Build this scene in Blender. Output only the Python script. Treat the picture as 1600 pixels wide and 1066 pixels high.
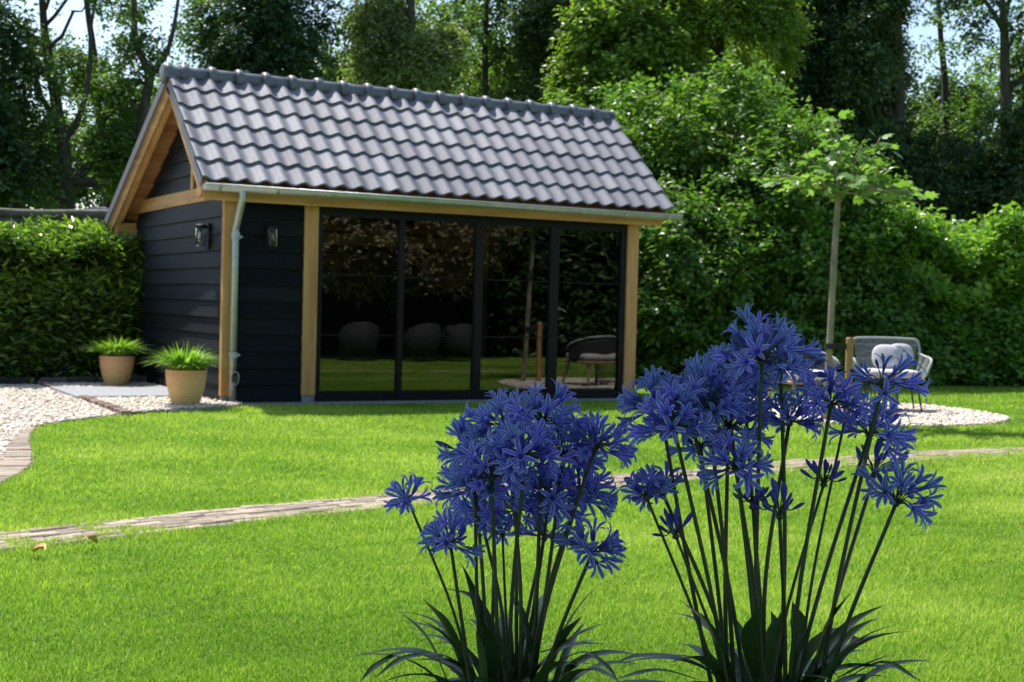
import bpy, bmesh, math
import numpy as np
from mathutils import Matrix, Vector
R = math.radians
for o in list(bpy.data.objects): bpy.data.objects.remove(o)
scene = bpy.context.scene
COL = scene.collection
# ------------------------------------------------------------------ camera
CF = 2184.2245                                   # focal length in photo pixels (1600 wide)
CC = np.array([-4.5311, -15.1728, 1.214])
YAW, PITCH, ROLL = 0.4948, -0.0272, 0.0255
_f = np.array([math.sin(YAW)*math.cos(PITCH), math.cos(YAW)*math.cos(PITCH), math.sin(PITCH)])
_r = np.array([math.cos(YAW), -math.sin(YAW), 0.]); _u = np.cross(_r, _f)
CR = _r*math.cos(ROLL) + _u*math.sin(ROLL); CU = _u*math.cos(ROLL) - _r*math.sin(ROLL)
cam = bpy.data.cameras.new('camera'); cam_o = bpy.data.objects.new('camera', cam); COL.objects.link(cam_o)
cam.sensor_width = 36; cam.lens = CF/1600*36; cam.clip_start = .05; cam.clip_end = 1500
m = Matrix.Identity(4)
for i in range(3):
    m[i][0] = CR[i]; m[i][1] = CU[i]; m[i][2] = -_f[i]; m[i][3] = CC[i]
cam_o.matrix_world = m
cam.dof.use_dof = True; cam.dof.focus_distance = 2.65; cam.dof.aperture_fstop = 13
scene.camera = cam_o
# ------------------------------------------------------------------ sky and sun
SUN = np.array([-.136, .488, .862]); SUN /= np.linalg.norm(SUN)
EL = math.asin(SUN[2]); AZ = math.atan2(SUN[0], SUN[1])
w = bpy.data.worlds.new('World'); scene.world = w; w.use_nodes = True
nt = w.node_tree; sk = nt.nodes.new('ShaderNodeTexSky'); sk.sky_type = 'NISHITA'; sk.sun_disc = False
sk.sun_elevation = EL; sk.sun_rotation = AZ; sk.air_density = 1.0; sk.dust_density = 1.2; sk.ozone_density = 1.0
nt.links.new(sk.outputs[0], nt.nodes['Background'].inputs[0]); nt.nodes['Background'].inputs[1].default_value = .14
sl = bpy.data.lights.new('sun', 'SUN'); sl.energy = 5.0; sl.angle = R(.53); sl.color = (1, .955, .88)
so = bpy.data.objects.new('sun', sl); COL.objects.link(so)
so.rotation_euler = Vector(SUN).to_track_quat('Z', 'Y').to_euler()
vs = scene.view_settings; vs.view_transform = 'Standard'; vs.look = 'None'; vs.gamma = 1; vs.exposure = 0.68
vs.use_curve_mapping = False

# pixel of the photograph -> world (ray; the distance comes from what the thing touches)
def ray(x, y): return _f + CR*(x-800)/CF - CU*(y-533)/CF
def on_z(x, y, z=0.): d = ray(x, y); return CC + d*(z-CC[2])/d[2]
def at(x, y, t): return CC + ray(x, y)*t          # t metres in front of the camera
rng = np.random.default_rng(7)

# ------------------------------------------------------------------ materials
def node_mat(name):
    m = bpy.data.materials.new(name); m.use_nodes = True
    t = m.node_tree; return m, t, t.nodes['Principled BSDF'], t.nodes['Material Output']
def ramp(t, fac, stops):
    n = t.nodes.new('ShaderNodeValToRGB'); e = n.color_ramp.elements
    while len(e) < len(stops): e.new(.5)
    for k, (p, c) in enumerate(stops): e[k].position = p; e[k].color = (*c, 1)
    t.links.new(fac, n.inputs[0]); return n.outputs[0]
def noise(t, scale, detail=4, rough=.55, vec=None, dist=0):
    n = t.nodes.new('ShaderNodeTexNoise'); n.inputs['Scale'].default_value = scale
    n.inputs['Detail'].default_value = detail; n.inputs['Roughness'].default_value = rough; n.inputs['Distortion'].default_value = dist
    if vec is not None: t.links.new(vec, n.inputs['Vector'])
    return n.outputs[0]
def coords(t, scale=(1, 1, 1), kind='Object'):
    c = t.nodes.new('ShaderNodeTexCoord'); mp = t.nodes.new('ShaderNodeMapping'); mp.inputs['Scale'].default_value = scale
    t.links.new(c.outputs[kind], mp.inputs[0]); return mp.outputs[0]
def world_coords(t, scale=(1, 1, 1)):
    c = t.nodes.new('ShaderNodeNewGeometry'); mp = t.nodes.new('ShaderNodeMapping'); mp.inputs['Scale'].default_value = scale
    t.links.new(c.outputs['Position'], mp.inputs[0]); return mp.outputs[0]
def bump(t, h, strength, distance=.01, normal=None):
    b = t.nodes.new('ShaderNodeBump'); b.inputs['Strength'].default_value = strength; b.inputs['Distance'].default_value = distance
    t.links.new(h, b.inputs['Height'])
    return b.outputs[0]
def obj_random(t):
    return t.nodes.new('ShaderNodeObjectInfo').outputs['Random']
def mathn(t, op, a, b):
    n = t.nodes.new('ShaderNodeMath'); n.operation = op
    for k, v in enumerate((a, b)):
        if isinstance(v, (int, float)): n.inputs[k].default_value = v
        else: t.links.new(v, n.inputs[k])
    return n.outputs[0]

def surf(name, c0, c1, scale=8, rough=.6, bmp=.2, bscale=None, vscale=(1, 1, 1), metal=0, spec=.5, rnd=.0, space='world', bdist=.01):
    m, t, b, o = node_mat(name)
    v = world_coords(t, vscale) if space == 'world' else coords(t, vscale)
    n = noise(t, scale, 5, .6, v)
    if rnd:
        n = mathn(t, 'ADD', n, mathn(t, 'MULTIPLY', mathn(t, 'SUBTRACT', obj_random(t), .5), rnd))
    t.links.new(ramp(t, n, [(.3, c0), (.7, c1)]), b.inputs['Base Color'])
    b.inputs['Roughness'].default_value = rough; b.inputs['Metallic'].default_value = metal; b.inputs['Specular IOR Level'].default_value = spec
    if bmp: t.links.new(bump(t, noise(t, bscale or scale*3, 4, .6, v), bmp, bdist), b.inputs['Normal'])
    return m

def wood(name, c0, c1, c2, axis, rough=.65, fine=60, bmp=.35, rnd=.35, spec=.4):
    """grain stretched along one axis, knots and drying cracks"""
    m, t, b, o = node_mat(name)
    s = [fine*.35]*3; s[axis] = 1.1
    v = world_coords(t, tuple(s))
    n = noise(t, 1.0, 6, .65, v, .6)
    s2 = [9.]*3; s2[axis] = .9
    big = noise(t, 1.0, 3, .5, world_coords(t, tuple(s2)), .4)
    f = mathn(t, 'ADD', mathn(t, 'MULTIPLY', n, .55), mathn(t, 'MULTIPLY', big, .45))
    f = mathn(t, 'ADD', f, mathn(t, 'MULTIPLY', mathn(t, 'SUBTRACT', obj_random(t), .5), rnd*.4))
    t.links.new(ramp(t, f, [(.28, c0), (.5, c1), (.72, c2)]), b.inputs['Base Color'])
    b.inputs['Roughness'].default_value = rough
    b.inputs['Specular IOR Level'].default_value = spec
    t.links.new(bump(t, n, bmp, .004), b.inputs['Normal'])
    return m

def leaf_mat(name, c0, c1, c2, tr=.4, rough=.42, spec=.45, trans_gain=(1.5, 1.6, .7)):
    m, t, b, o = node_mat(name)
    a = t.nodes.new('ShaderNodeAttribute'); a.attribute_name = 'tint'
    n = noise(t, .55, 2, .5, world_coords(t))
    f = mathn(t, 'ADD', mathn(t, 'MULTIPLY', a.outputs['Fac'], .75), mathn(t, 'MULTIPLY', n, .25))
    col = ramp(t, f, [(.15, c0), (.5, c1), (.85, c2)])
    t.links.new(col, b.inputs['Base Color'])
    b.inputs['Roughness'].default_value = rough; b.inputs['Specular IOR Level'].default_value = spec
    tl = t.nodes.new('ShaderNodeBsdfTranslucent')
    mx = t.nodes.new('ShaderNodeMix'); mx.data_type = 'RGBA'; mx.blend_type = 'MULTIPLY'; mx.inputs['Factor'].default_value = 1
    t.links.new(col, mx.inputs['A']); mx.inputs['B'].default_value = (*trans_gain, 1)
    t.links.new(mx.outputs['Result'], tl.inputs['Color'])
    ms = t.nodes.new('ShaderNodeMixShader'); ms.inputs[0].default_value = tr
    t.links.new(b.outputs[0], ms.inputs[1]); t.links.new(tl.outputs[0], ms.inputs[2]); t.links.new(ms.outputs[0], o.inputs[0])
    return m

OC = ((.27, .13, .036), (.47, .255, .09), (.60, .365, .155))
M = {
 'oak_x': wood('oak along x', *OC, 0), 'oak_y': wood('oak along y', *OC, 1), 'oak_z': wood('oak along z', *OC, 2),
 'board_x': wood('black stained board along x', (.0035, .005, .0065), (.006, .0085, .0105), (.010, .0125, .015), 0, .65, 45, .6, .8, .12),
 'board_y': wood('black stained board along y', (.005, .0065, .009), (.009, .0115, .015), (.017, .020, .025), 1, .6, 45, .6, .8, .22),
 'soffit': wood('pine soffit', (.24, .10, .032), (.34, .16, .06), (.42, .22, .09), 0, .7, 50, .3, .6),
 'black_metal': surf('black powder coat', (.003, .0035, .0045), (.005, .0055, .007), 30, .5, .05, spec=.25),
 'zinc': surf('zinc', (.34, .37, .39), (.47, .50, .52), 6, .45, .06, 30, metal=.7),
 'concrete': surf('concrete', (.15, .155, .16), (.25, .255, .26), 9, .85, .4, 80),
 'slab': surf('grey paving slab', (.21, .22, .24), (.30, .31, .33), 12, .8, .3, 120),
 'brick': surf('clay paver', (.205, .16, .12), (.375, .305, .235), 14, .85, .6, 90, rnd=.7),
 'kerb_brick': surf('kerb brick', (.13, .085, .065), (.30, .22, .18), 14, .85, .6, 90, rnd=.9),
 'dark_kerb': surf('dark edging block', (.05, .045, .045), (.11, .10, .095), 14, .9, .6, 90, rnd=.6),
 'pebble': None, 'soil': surf('soil', (.015, .011, .008), (.04, .03, .02), 30, .95, .8, 90),
 'bark': surf('bark', (.03, .026, .02), (.085, .072, .055), 9, .9, .9, 25, (1, 1, .25), bdist=.03),
 'pale_bark': surf('pale bark', (.16, .13, .09), (.33, .28, .20), 14, .8, .5, 40, (1, 1, .3)),
 'stake': wood('round stake', (.28, .16, .06), (.42, .25, .11), (.5, .32, .16), 2),
 'strap': surf('black rubber strap', (.01, .01, .01), (.02, .02, .02), 20, .7, .1),
 'rope': surf('grey rope', (.30, .33, .33), (.42, .45, .44), 60, .8, .4, 200),
 'cushion': surf('off white cushion', (.44, .43, .46), (.54, .53, .55), 20, .9, .3, 220),
 'leg_metal': surf('dark metal leg', (.012, .012, .013), (.02, .02, .021), 20, .45, .05),
 'chair_wood': wood('teak', (.22, .15, .09), (.32, .22, .14), (.4, .29, .19), 2),
 'dark_weave': surf('dark weave', (.02, .022, .024), (.05, .052, .055), 60, .8, .4, 200),
 'grey_tub': surf('grey wicker tub', (.015, .017, .018), (.028, .031, .033), 60, .8, .4, 160),
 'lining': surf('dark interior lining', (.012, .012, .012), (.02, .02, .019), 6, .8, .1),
 'stem': surf('flower stem', (.016, .036, .010), (.026, .056, .015), 30, .45, .1),
 'flower_pot': surf('grey planter', (.10, .10, .10), (.16, .16, .155), 12, .8, .3),
 'terrace': surf('terrace paving', (.22, .21, .2), (.32, .31, .29), 5, .8, .3, 60),
 'shade_roof': surf('white veranda paint', (.62, .62, .6), (.7, .7, .68), 8, .6, .1),
 'mossy': surf('weathered mossy thatch', (.06, .055, .035), (.17, .155, .12), 7, .95, .8, 40),
 'grey_roof': surf('weathered grey roofing', (.25, .25, .26), (.38, .38, .39), 7, .8, .3, 40),
 'dead_leaf': surf('dead leaf', (.5, .25, .09), (.7, .42, .17), 30, .8, .3),
}
def pebble_mat():
    m, t, b, o = node_mat('pale pebbles')
    a = t.nodes.new('ShaderNodeAttribute'); a.attribute_name = 'tint'
    t.links.new(ramp(t, a.outputs['Fac'], [(.0, (.34, .26, .18)), (.25, (.55, .45, .34)), (.6, (.64, .56, .46)), (1, (.70, .66, .60))]), b.inputs['Base Color'])
    b.inputs['Roughness'].default_value = .75
    return m
M['pebble'] = pebble_mat()
M['gravel_bed'] = surf('gravel bed', (.30, .23, .16), (.55, .46, .36), 60, .95, .9, 80, bdist=.02)
def tile_mat():
    m, t, b, o = node_mat('anthracite roof tile')
    v = coords(t, (9, 2.2, 9)); n = noise(t, 2.2, 5, .6, v)
    f = mathn(t, 'ADD', n, mathn(t, 'MULTIPLY', mathn(t, 'SUBTRACT', obj_random(t), .5), .6))
    t.links.new(ramp(t, f, [(.2, (.125, .128, .152)), (.5, (.165, .168, .195)), (.8, (.21, .213, .24))]), b.inputs['Base Color'])
    b.inputs['Roughness'].default_value = .72; b.inputs['Metallic'].default_value = .4; b.inputs['Specular IOR Level'].default_value = .5
    t.links.new(bump(t, noise(t, 90, 3, .6, coords(t)), .12, .003), b.inputs['Normal'])
    return m
M['tile'] = tile_mat()
def ridge_mat():
    m, t, b, o = node_mat('ridge tile'); n = noise(t, 9, 4, .6, world_coords(t))
    t.links.new(ramp(t, n, [(.3, (.085, .09, .108)), (.7, (.12, .125, .145))]), b.inputs['Base Color'])
    b.inputs['Roughness'].default_value = .42; return m
M['ridge'] = ridge_mat()
def glass_mat(name, tint, ior, rough=.0):
    m, t, b, o = node_mat(name); t.nodes.remove(b)
    g = t.nodes.new('ShaderNodeBsdfGlossy'); g.inputs['Roughness'].default_value = rough; g.inputs['Color'].default_value = (.95, .95, .93, 1)
    tr = t.nodes.new('ShaderNodeBsdfTransparent'); tr.inputs['Color'].default_value = (*tint, 1)
    fr = t.nodes.new('ShaderNodeFresnel'); fr.inputs['IOR'].default_value = ior
    bp = t.nodes.new('ShaderNodeBump'); bp.inputs['Strength'].default_value = .012; bp.inputs['Distance'].default_value = .02
    t.links.new(noise(t, 1.6, 2, .5, world_coords(t)), bp.inputs['Height']); t.links.new(bp.outputs[0], g.inputs['Normal'])
    ms = t.nodes.new('ShaderNodeMixShader')
    t.links.new(fr.outputs[0], ms.inputs[0]); t.links.new(tr.outputs[0], ms.inputs[1]); t.links.new(g.outputs[0], ms.inputs[2]); t.links.new(ms.outputs[0], o.inputs[0])
    return m
M['glass'] = glass_mat('window glass', (.72, .74, .72), 1.62)
M['side_glass'] = glass_mat('side window glass', (.8, .82, .8), 1.5)
M['clear'] = glass_mat('lantern glass', (.9, .9, .9), 1.22, .02)
def pot_mat():
    m, t, b, o = node_mat('ribbed terracotta glaze')
    c = t.nodes.new('ShaderNodeTexCoord'); sp = t.nodes.new('ShaderNodeSeparateXYZ'); t.links.new(c.outputs['Object'], sp.inputs[0])
    f = mathn(t, 'ADD', mathn(t, 'MULTIPLY', sp.outputs[2], 2.0), mathn(t, 'MULTIPLY', noise(t, 7, 5, .6), .35))
    t.links.new(ramp(t, f, [(.1, (.46, .31, .10)), (.45, (.70, .44, .18)), (.75, (.72, .41, .20)), (.98, (.64, .30, .17))]), b.inputs['Base Color'])
    b.inputs['Roughness'].default_value = .55; return m
M['pot'] = pot_mat()
def lawn_mat():
    m, t, b, o = node_mat('lawn')
    v = world_coords(t)
    n = mathn(t, 'ADD', mathn(t, 'MULTIPLY', noise(t, 1.1, 4, .6, v), .6), mathn(t, 'MULTIPLY', noise(t, 28, 4, .7, v), .4))
    t.links.new(ramp(t, n, [(.32, (.09, .175, .02)), (.5, (.165, .265, .036)), (.68, (.26, .34, .07))]), b.inputs['Base Color'])
    b.inputs['Roughness'].default_value = .9; b.inputs['Specular IOR Level'].default_value = .1
    t.links.new(bump(t, noise(t, 60, 4, .7, v), .9, .03), b.inputs['Normal']); return m
M['lawn'] = lawn_mat()
M['grass'] = leaf_mat('grass blade', (.105, .225, .022), (.27, .43, .048), (.50, .56, .16), .47, .55, .22, (1.25, 1.35, .7))
M['grass_tuft'] = leaf_mat('tuft leaf', (.09, .19, .022), (.18, .34, .04), (.32, .46, .09), .4, .4, .5)
M['laurel'] = leaf_mat('laurel leaf', (.010, .030, .006), (.032, .085, .012), (.28, .43, .06), .45, .22, .6)
M['hazel'] = leaf_mat('hazel leaf', (.04, .095, .014), (.085, .18, .026), (.18, .29, .05), .45, .4, .5)
M['hazel_bright'] = leaf_mat('glossy hedge leaf', (.045, .12, .018), (.115, .24, .034), (.26, .40, .07), .45, .28, .6)
M['far_leaf'] = leaf_mat('far leaf', (.05, .09, .03), (.10, .175, .05), (.19, .28, .085), .5, .45, .45)
M['dark_leaf'] = leaf_mat('dark tree leaf', (.02, .045, .02), (.045, .095, .035), (.11, .18, .062), .45, .42, .45)
M['ash_leaf'] = leaf_mat('ash leaf', (.03, .065, .018), (.07, .14, .03), (.17, .26, .06), .52, .42, .45)
M['willow_leaf'] = leaf_mat('grey green leaf', (.07, .11, .035), (.14, .20, .07), (.25, .31, .13), .48, .5, .45)
M['maple_leaf'] = leaf_mat('yellow green leaf', (.06, .11, .02), (.12, .205, .035), (.22, .30, .065), .5, .42, .45)
M['copper_leaf'] = leaf_mat('copper leaf', (.13, .10, .06), (.28, .22, .135), (.46, .39, .25), .3, .4, .5, (1.3, 1.1, .8))
M['plane_leaf'] = leaf_mat('plane leaf', (.09, .17, .04), (.13, .25, .05), (.2, .33, .08), .42, .4, .5)
M['strap_leaf'] = leaf_mat('strap leaf', (.014, .045, .012), (.024, .068, .018), (.04, .095, .03), .22, .33, .6)
def petal_mat():
    m, t, b, o = node_mat('blue petal')
    a = t.nodes.new('ShaderNodeAttribute'); a.attribute_name = 'tint'
    col = ramp(t, a.outputs['Fac'], [(.0, (.47, .62, 1.0)), (.35, (.24, .34, .96)), (1, (.045, .055, .44))])
    hs = t.nodes.new('ShaderNodeHueSaturation'); t.links.new(col, hs.inputs['Color'])
    t.links.new(mathn(t, 'ADD', mathn(t, 'MULTIPLY', obj_random(t), .5), .75), hs.inputs['Value'])
    t.links.new(mathn(t, 'ADD', mathn(t, 'MULTIPLY', obj_random(t), .035), .485), hs.inputs['Hue'])
    col = hs.outputs[0]
    t.links.new(col, b.inputs['Base Color']); b.inputs['Roughness'].default_value = .5; b.inputs['Specular IOR Level'].default_value = .35
    tl = t.nodes.new('ShaderNodeBsdfTranslucent'); t.links.new(col, tl.inputs['Color'])
    ms = t.nodes.new('ShaderNodeMixShader'); ms.inputs[0].default_value = .35
    t.links.new(b.outputs[0], ms.inputs[1]); t.links.new(tl.outputs[0], ms.inputs[2]); t.links.new(ms.outputs[0], o.inputs[0]); return m
M['petal'] = petal_mat()
M['bulb'] = glass_mat('bulb glass', (.95, .93, .88), 1.4, .05)

# ------------------------------------------------------------------ object helpers
def tag(o, label=None, cat=None, group=None, kind=None):
    if label: o['label'] = label
    if cat: o['category'] = cat
    if group: o['group'] = group
    if kind: o['kind'] = kind
    return o
def thing(name, loc, label, cat, group=None, rz=0):
    o = bpy.data.objects.new(name, None); COL.objects.link(o); o.location = loc; o.rotation_euler = (0, 0, rz); o.empty_display_size = .1
    return tag(o, label, cat, group)
def link(name, me, mat=None, parent=None, loc=None, rot=None):
    o = bpy.data.objects.new(name, me); COL.objects.link(o)
    if mat is not None and not me.materials: me.materials.append(M[mat] if isinstance(mat, str) else mat)
    if parent is not None: o.parent = parent
    if loc is not None: o.location = loc
    if rot is not None: o.rotation_euler = rot
    return o
def np_mesh(name, V, F, smooth=False, tint=None):
    """V (n,3); F (k,3) or (k,4) equal-sided faces"""
    V = np.asarray(V, np.float32); F = np.asarray(F, np.int32)
    me = bpy.data.meshes.new(name); k = F.shape[1]
    me.vertices.add(len(V)); me.vertices.foreach_set('co', V.ravel())
    me.loops.add(F.size); me.loops.foreach_set('vertex_index', F.ravel())
    me.polygons.add(len(F)); me.polygons.foreach_set('loop_start', np.arange(0, F.size, k, dtype=np.int32))
    me.polygons.foreach_set('use_smooth', np.full(len(F), smooth))
    if tint is not None:
        a = me.attributes.new('tint', 'FLOAT', 'POINT'); a.data.foreach_set('value', np.asarray(tint, np.float32))
    me.update(calc_edges=True); return me
def py_mesh(name, V, F, smooth=False):
    me = bpy.data.meshes.new(name); me.from_pydata([tuple(map(float, v)) for v in V], [], F)
    if smooth: me.polygons.foreach_set('use_smooth', [True]*len(me.polygons))
    me.update(); return me
BOXF = [(0, 3, 2, 1), (4, 5, 6, 7), (0, 1, 5, 4), (1, 2, 6, 5), (2, 3, 7, 6), (3, 0, 4, 7)]
def hexa(P): return [tuple(p) for p in P], BOXF
class MB:
    """collects pieces of ONE part into one mesh"""
    def __init__(s): s.V = []; s.F = []
    def add(s, V, F):
        n = len(s.V); s.V += [tuple(map(float, v)) for v in V]; s.F += [tuple(i+n for i in f) for f in F]; return s
    def box(s, x0, x1, y0, y1, z0, z1):
        return s.add([(x0, y0, z0), (x1, y0, z0), (x1, y1, z0), (x0, y1, z0), (x0, y0, z1), (x1, y0, z1), (x1, y1, z1), (x0, y1, z1)], BOXF)
    def tube(s, pts, rad, n=8, cap=True, closed=False):
        V, F = tube(pts, rad, n, cap, closed); return s.add(V, F)
    def lathe(s, prof, n=24, c=(0, 0, 0)):
        k = len(prof); V = []; F = []
        for r, z in prof:
            for j in range(n):
                a = 2*math.pi*j/n; V.append((c[0]+r*math.cos(a), c[1]+r*math.sin(a), c[2]+z))
        for i in range(k-1):
            for j in range(n):
                F.append((i*n+j, i*n+(j+1) % n, (i+1)*n+(j+1) % n, (i+1)*n+j))
        return s.add(V, F)
    def build(s, name, mat, parent=None, smooth=False, bevel=0, loc=None, rot=None, seg=1):
        me = py_mesh(name, s.V, s.F, smooth)
        if bevel:
            bm = bmesh.new(); bm.from_mesh(me)
            bmesh.ops.bevel(bm, geom=[e for e in bm.edges if len(e.link_faces) == 2 and e.calc_face_angle(0) > .6], offset=bevel, segments=seg, affect='EDGES')
            bm.to_mesh(me); bm.free()
        return link(name, me, mat, parent, loc, rot)
def tube(pts, rad, n=8, cap=True, closed=False):
    P = np.asarray(pts, float); k = len(P); rad = np.broadcast_to(np.asarray(rad, float), (k,))
    if closed: T = np.roll(P, -1, 0) - np.roll(P, 1, 0)
    else:
        T = np.gradient(P, axis=0)
    T /= np.linalg.norm(T, axis=1, keepdims=True)+1e-12
    ref = np.array([0, 0, 1.]) if abs(T[0][2]) < .9 else np.array([1., 0, 0])
    N = np.cross(T[0], ref); N /= np.linalg.norm(N)
    V = []
    for i in range(k):
        N = N - T[i]*(N@T[i]); N /= np.linalg.norm(N)+1e-12; B = np.cross(T[i], N)
        for j in range(n):
            a = 2*math.pi*j/n; V.append(P[i]+rad[i]*(N*math.cos(a)+B*math.sin(a)))
    F = []
    for i in range(k if closed else k-1):
        i2 = (i+1) % k
        for j in range(n): F.append((i*n+j, i*n+(j+1) % n, i2*n+(j+1) % n, i2*n+j))
    if cap and not closed:
        F.append(tuple(range(n-1, -1, -1))); F.append(tuple((k-1)*n+j for j in range(n)))
    return V, F
def spline(pts, n):
    """Catmull-Rom through pts, n samples"""
    P = np.asarray(pts, float); P = np.vstack([2*P[0]-P[1], P, 2*P[-1]-P[-2]]); k = len(P)-3; out = []
    for s in np.linspace(0, k-1e-6, n):
        i = int(s); t = s-i; a, b, c, d = P[i:i+4]
        out.append(.5*((2*b)+(c-a)*t+(2*a-5*b+4*c-d)*t*t+(3*b-a-3*c+d)*t**3))
    return np.array(out)
def soft_box(sx, sy, sz, n=10, p=4.):
    """rounded cushion: superellipsoid"""
    V = []; F = []
    for i in range(n+1):
        ph = -math.pi/2+math.pi*i/n
        for j in range(2*n):
            th = 2*math.pi*j/(2*n); f = lambda c: math.copysign(abs(c)**(2/p), c)
            V.append((sx*f(math.cos(ph))*f(math.cos(th)), sy*f(math.cos(ph))*f(math.sin(th)), sz*f(math.sin(ph))))
    for i in range(n):
        for j in range(2*n): F.append((i*2*n+j, i*2*n+(j+1) % (2*n), (i+1)*2*n+(j+1) % (2*n), (i+1)*2*n+j))
    return V, F

# ================================================================== SETTING
# lawn: one sheet out to the horizon
tag(link('lawn', py_mesh('lawn', [(-400, -300, 0), (400, -300, 0), (400, 500, 0), (-400, 500, 0)], [(0, 1, 2, 3)]), 'lawn'), kind='structure')

# outlines on the ground
PATH = spline([(-6.5, -8.75), (-5, -8.45), (-3.5, -8.128), (-2.07, -7.68), (.593, -7.1), (2.65, -6.68), (4.27, -6.42), (5.4, -6.36), (7.5, -6.4), (10, -6.6)], 400)
PATHW = .48
EDGING = spline([(-2.50, -2.45), (-2.63, -2.95), (-2.75, -3.6), (-2.86, -4.4), (-2.99, -5.1), (-3.2, -5.75), (-3.6, -6.5), (-4.3, -7.2)], 200)
EDGW = .25
BEDL = [(-2.46, -2.5), (-2.33, -2.26), (-2.02, -1.83), (-1.67, -1.52), (-1.36, -1.24)]          # lawn side of the left gravel
BEDR = [(-1.36, -1.24), (-.78, -.95), (-.3, -.68), (.0, -.5), (.17, -.28)]                         # lawn side of the gravel by the house
KERB_X = -1.34
POLY_LEFT = np.array([(-9, 3.55), (KERB_X, 3.35), (KERB_X, -1.25)] + BEDL[::-1] + [(-2.62, -3.0), (-2.82, -3.9), (-2.98, -4.7), (-3.15, -5.2), (-3.45, -5.9), (-4.3, -6.9), (-9, -8)])
POLY_HOUSE = np.array([(KERB_X, 3.45), (.02, 3.45), (.02, -.05), (.17, -.05)] + BEDR[::-1] + [(KERB_X, -1.3)])
CIRC = np.array([6.95, -2.25]); CIRR = 1.95
def in_poly(P, poly):
    x, y = P[:, 0], P[:, 1]; c = np.zeros(len(P), bool); j = len(poly)-1
    for i in range(len(poly)):
        xi, yi = poly[i]; xj, yj = poly[j]
        c ^= ((yi > y) != (yj > y)) & (x < (xj-xi)*(y-yi)/(yj-yi+1e-12)+xi); j = i
    return c
def dist_line(P, L):
    d = np.full(len(P), 1e9)
    for q in L[::2]: d = np.minimum(d, (P[:, 0]-q[0])**2+(P[:, 1]-q[1])**2)
    return np.sqrt(d)

# brick path: each paver its own mesh
def place_bricks(parent, line, width, rows, bl, bw, mat, along=True, h=.05, top=.012, seed=1, name='brick', jit=.004):
    r_ = np.random.default_rng(seed)
    seg = np.r_[0, np.cumsum(np.linalg.norm(np.diff(line, axis=0), axis=1))]; tot = seg[-1]
    mb = MB().box(-bl/2+.003, bl/2-.003, -bw/2+.003, bw/2-.003, -h, 0)
    me = None; cnt = 0
    for k in range(rows):
        off = (k-(rows-1)/2)*bw; s = bl*(.5 if k % 2 else 0)+.02
        while s < tot-bl/2:
            x = np.interp(s, seg, line[:, 0]); y = np.interp(s, seg, line[:, 1])
            x2 = np.interp(min(s+.05, tot), seg, line[:, 0]); y2 = np.interp(min(s+.05, tot), seg, line[:, 1])
            x1 = np.interp(max(s-.05, 0), seg, line[:, 0]); y1 = np.interp(max(s-.05, 0), seg, line[:, 1])
            a = math.atan2(y2-y1, x2-x1); nx, ny = -math.sin(a), math.cos(a)
            loc = (x+nx*off+r_.normal(0, jit), y+ny*off+r_.normal(0, jit), top+r_.normal(0, .003))
            rot = (r_.normal(0, .012), r_.normal(0, .012), a+r_.normal(0, .012))
            if me is None:
                o = mb.build(name, mat, parent, bevel=.006, loc=loc, rot=rot); me = o.data
            else: o = link(name, me, None, parent, loc, rot)
            cnt += 1; s += bl
    return cnt
def strip_mesh(line, width, z):
    T = np.gradient(line, axis=0); T /= np.linalg.norm(T, axis=1, keepdims=True); N = np.c_[-T[:, 1], T[:, 0]]
    A = line+N*width/2; B = line-N*width/2; n = len(line)
    V = [(a[0], a[1], z) for a in A]+[(b[0], b[1], z) for b in B]
    return V, [(n+i, n+i+1, i+1, i) for i in range(n-1)]
M['joint'] = surf('sandy joint', (.13, .115, .075), (.24, .20, .14), 25, .95, .5, 90)
vis = PATH[(PATH[:, 0] > -4.6) & (PATH[:, 0] < 7.2)]
path = tag(link('path', py_mesh('path', *strip_mesh(PATH, PATHW+.02, .004)), 'joint'), kind='structure')
near_part = vis[vis[:, 0] < 1.9]; far_part = vis[vis[:, 0] >= 1.9]
print('path bricks', place_bricks(path, near_part, PATHW, 6, .2, .079, 'brick', seed=3, jit=.003))
holder = bpy.data.objects.new('tmp', None); COL.objects.link(holder)
place_bricks(holder, far_part, PATHW, 6, .2, .079, 'brick', seed=6, jit=.003, name='far_brick')
bpy.context.view_layer.update()
fv = []; ff = []
for o in list(holder.children):
    n0 = len(fv); fv += [tuple(o.matrix_basis @ v.co) for v in o.data.vertices]; ff += [tuple(i+n0 for i in p.vertices) for p in o.data.polygons]; bpy.data.objects.remove(o)
bpy.data.objects.remove(holder)
tag(link('brick', py_mesh('far_bricks', fv, ff), 'brick', path), kind='stuff')
edg = tag(link('brick_edging', py_mesh('edging', *strip_mesh(EDGING, EDGW+.02, .006)), 'joint'), kind='structure')
print('edging', place_bricks(edg, EDGING, EDGW, 1, .075, EDGW, 'brick', h=.05, top=.022, seed=5))

def fix(o):
    bm = bmesh.new(); bm.from_mesh(o.data); bmesh.ops.recalc_face_normals(bm, faces=bm.faces); bm.to_mesh(o.data); bm.free(); return o
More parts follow.
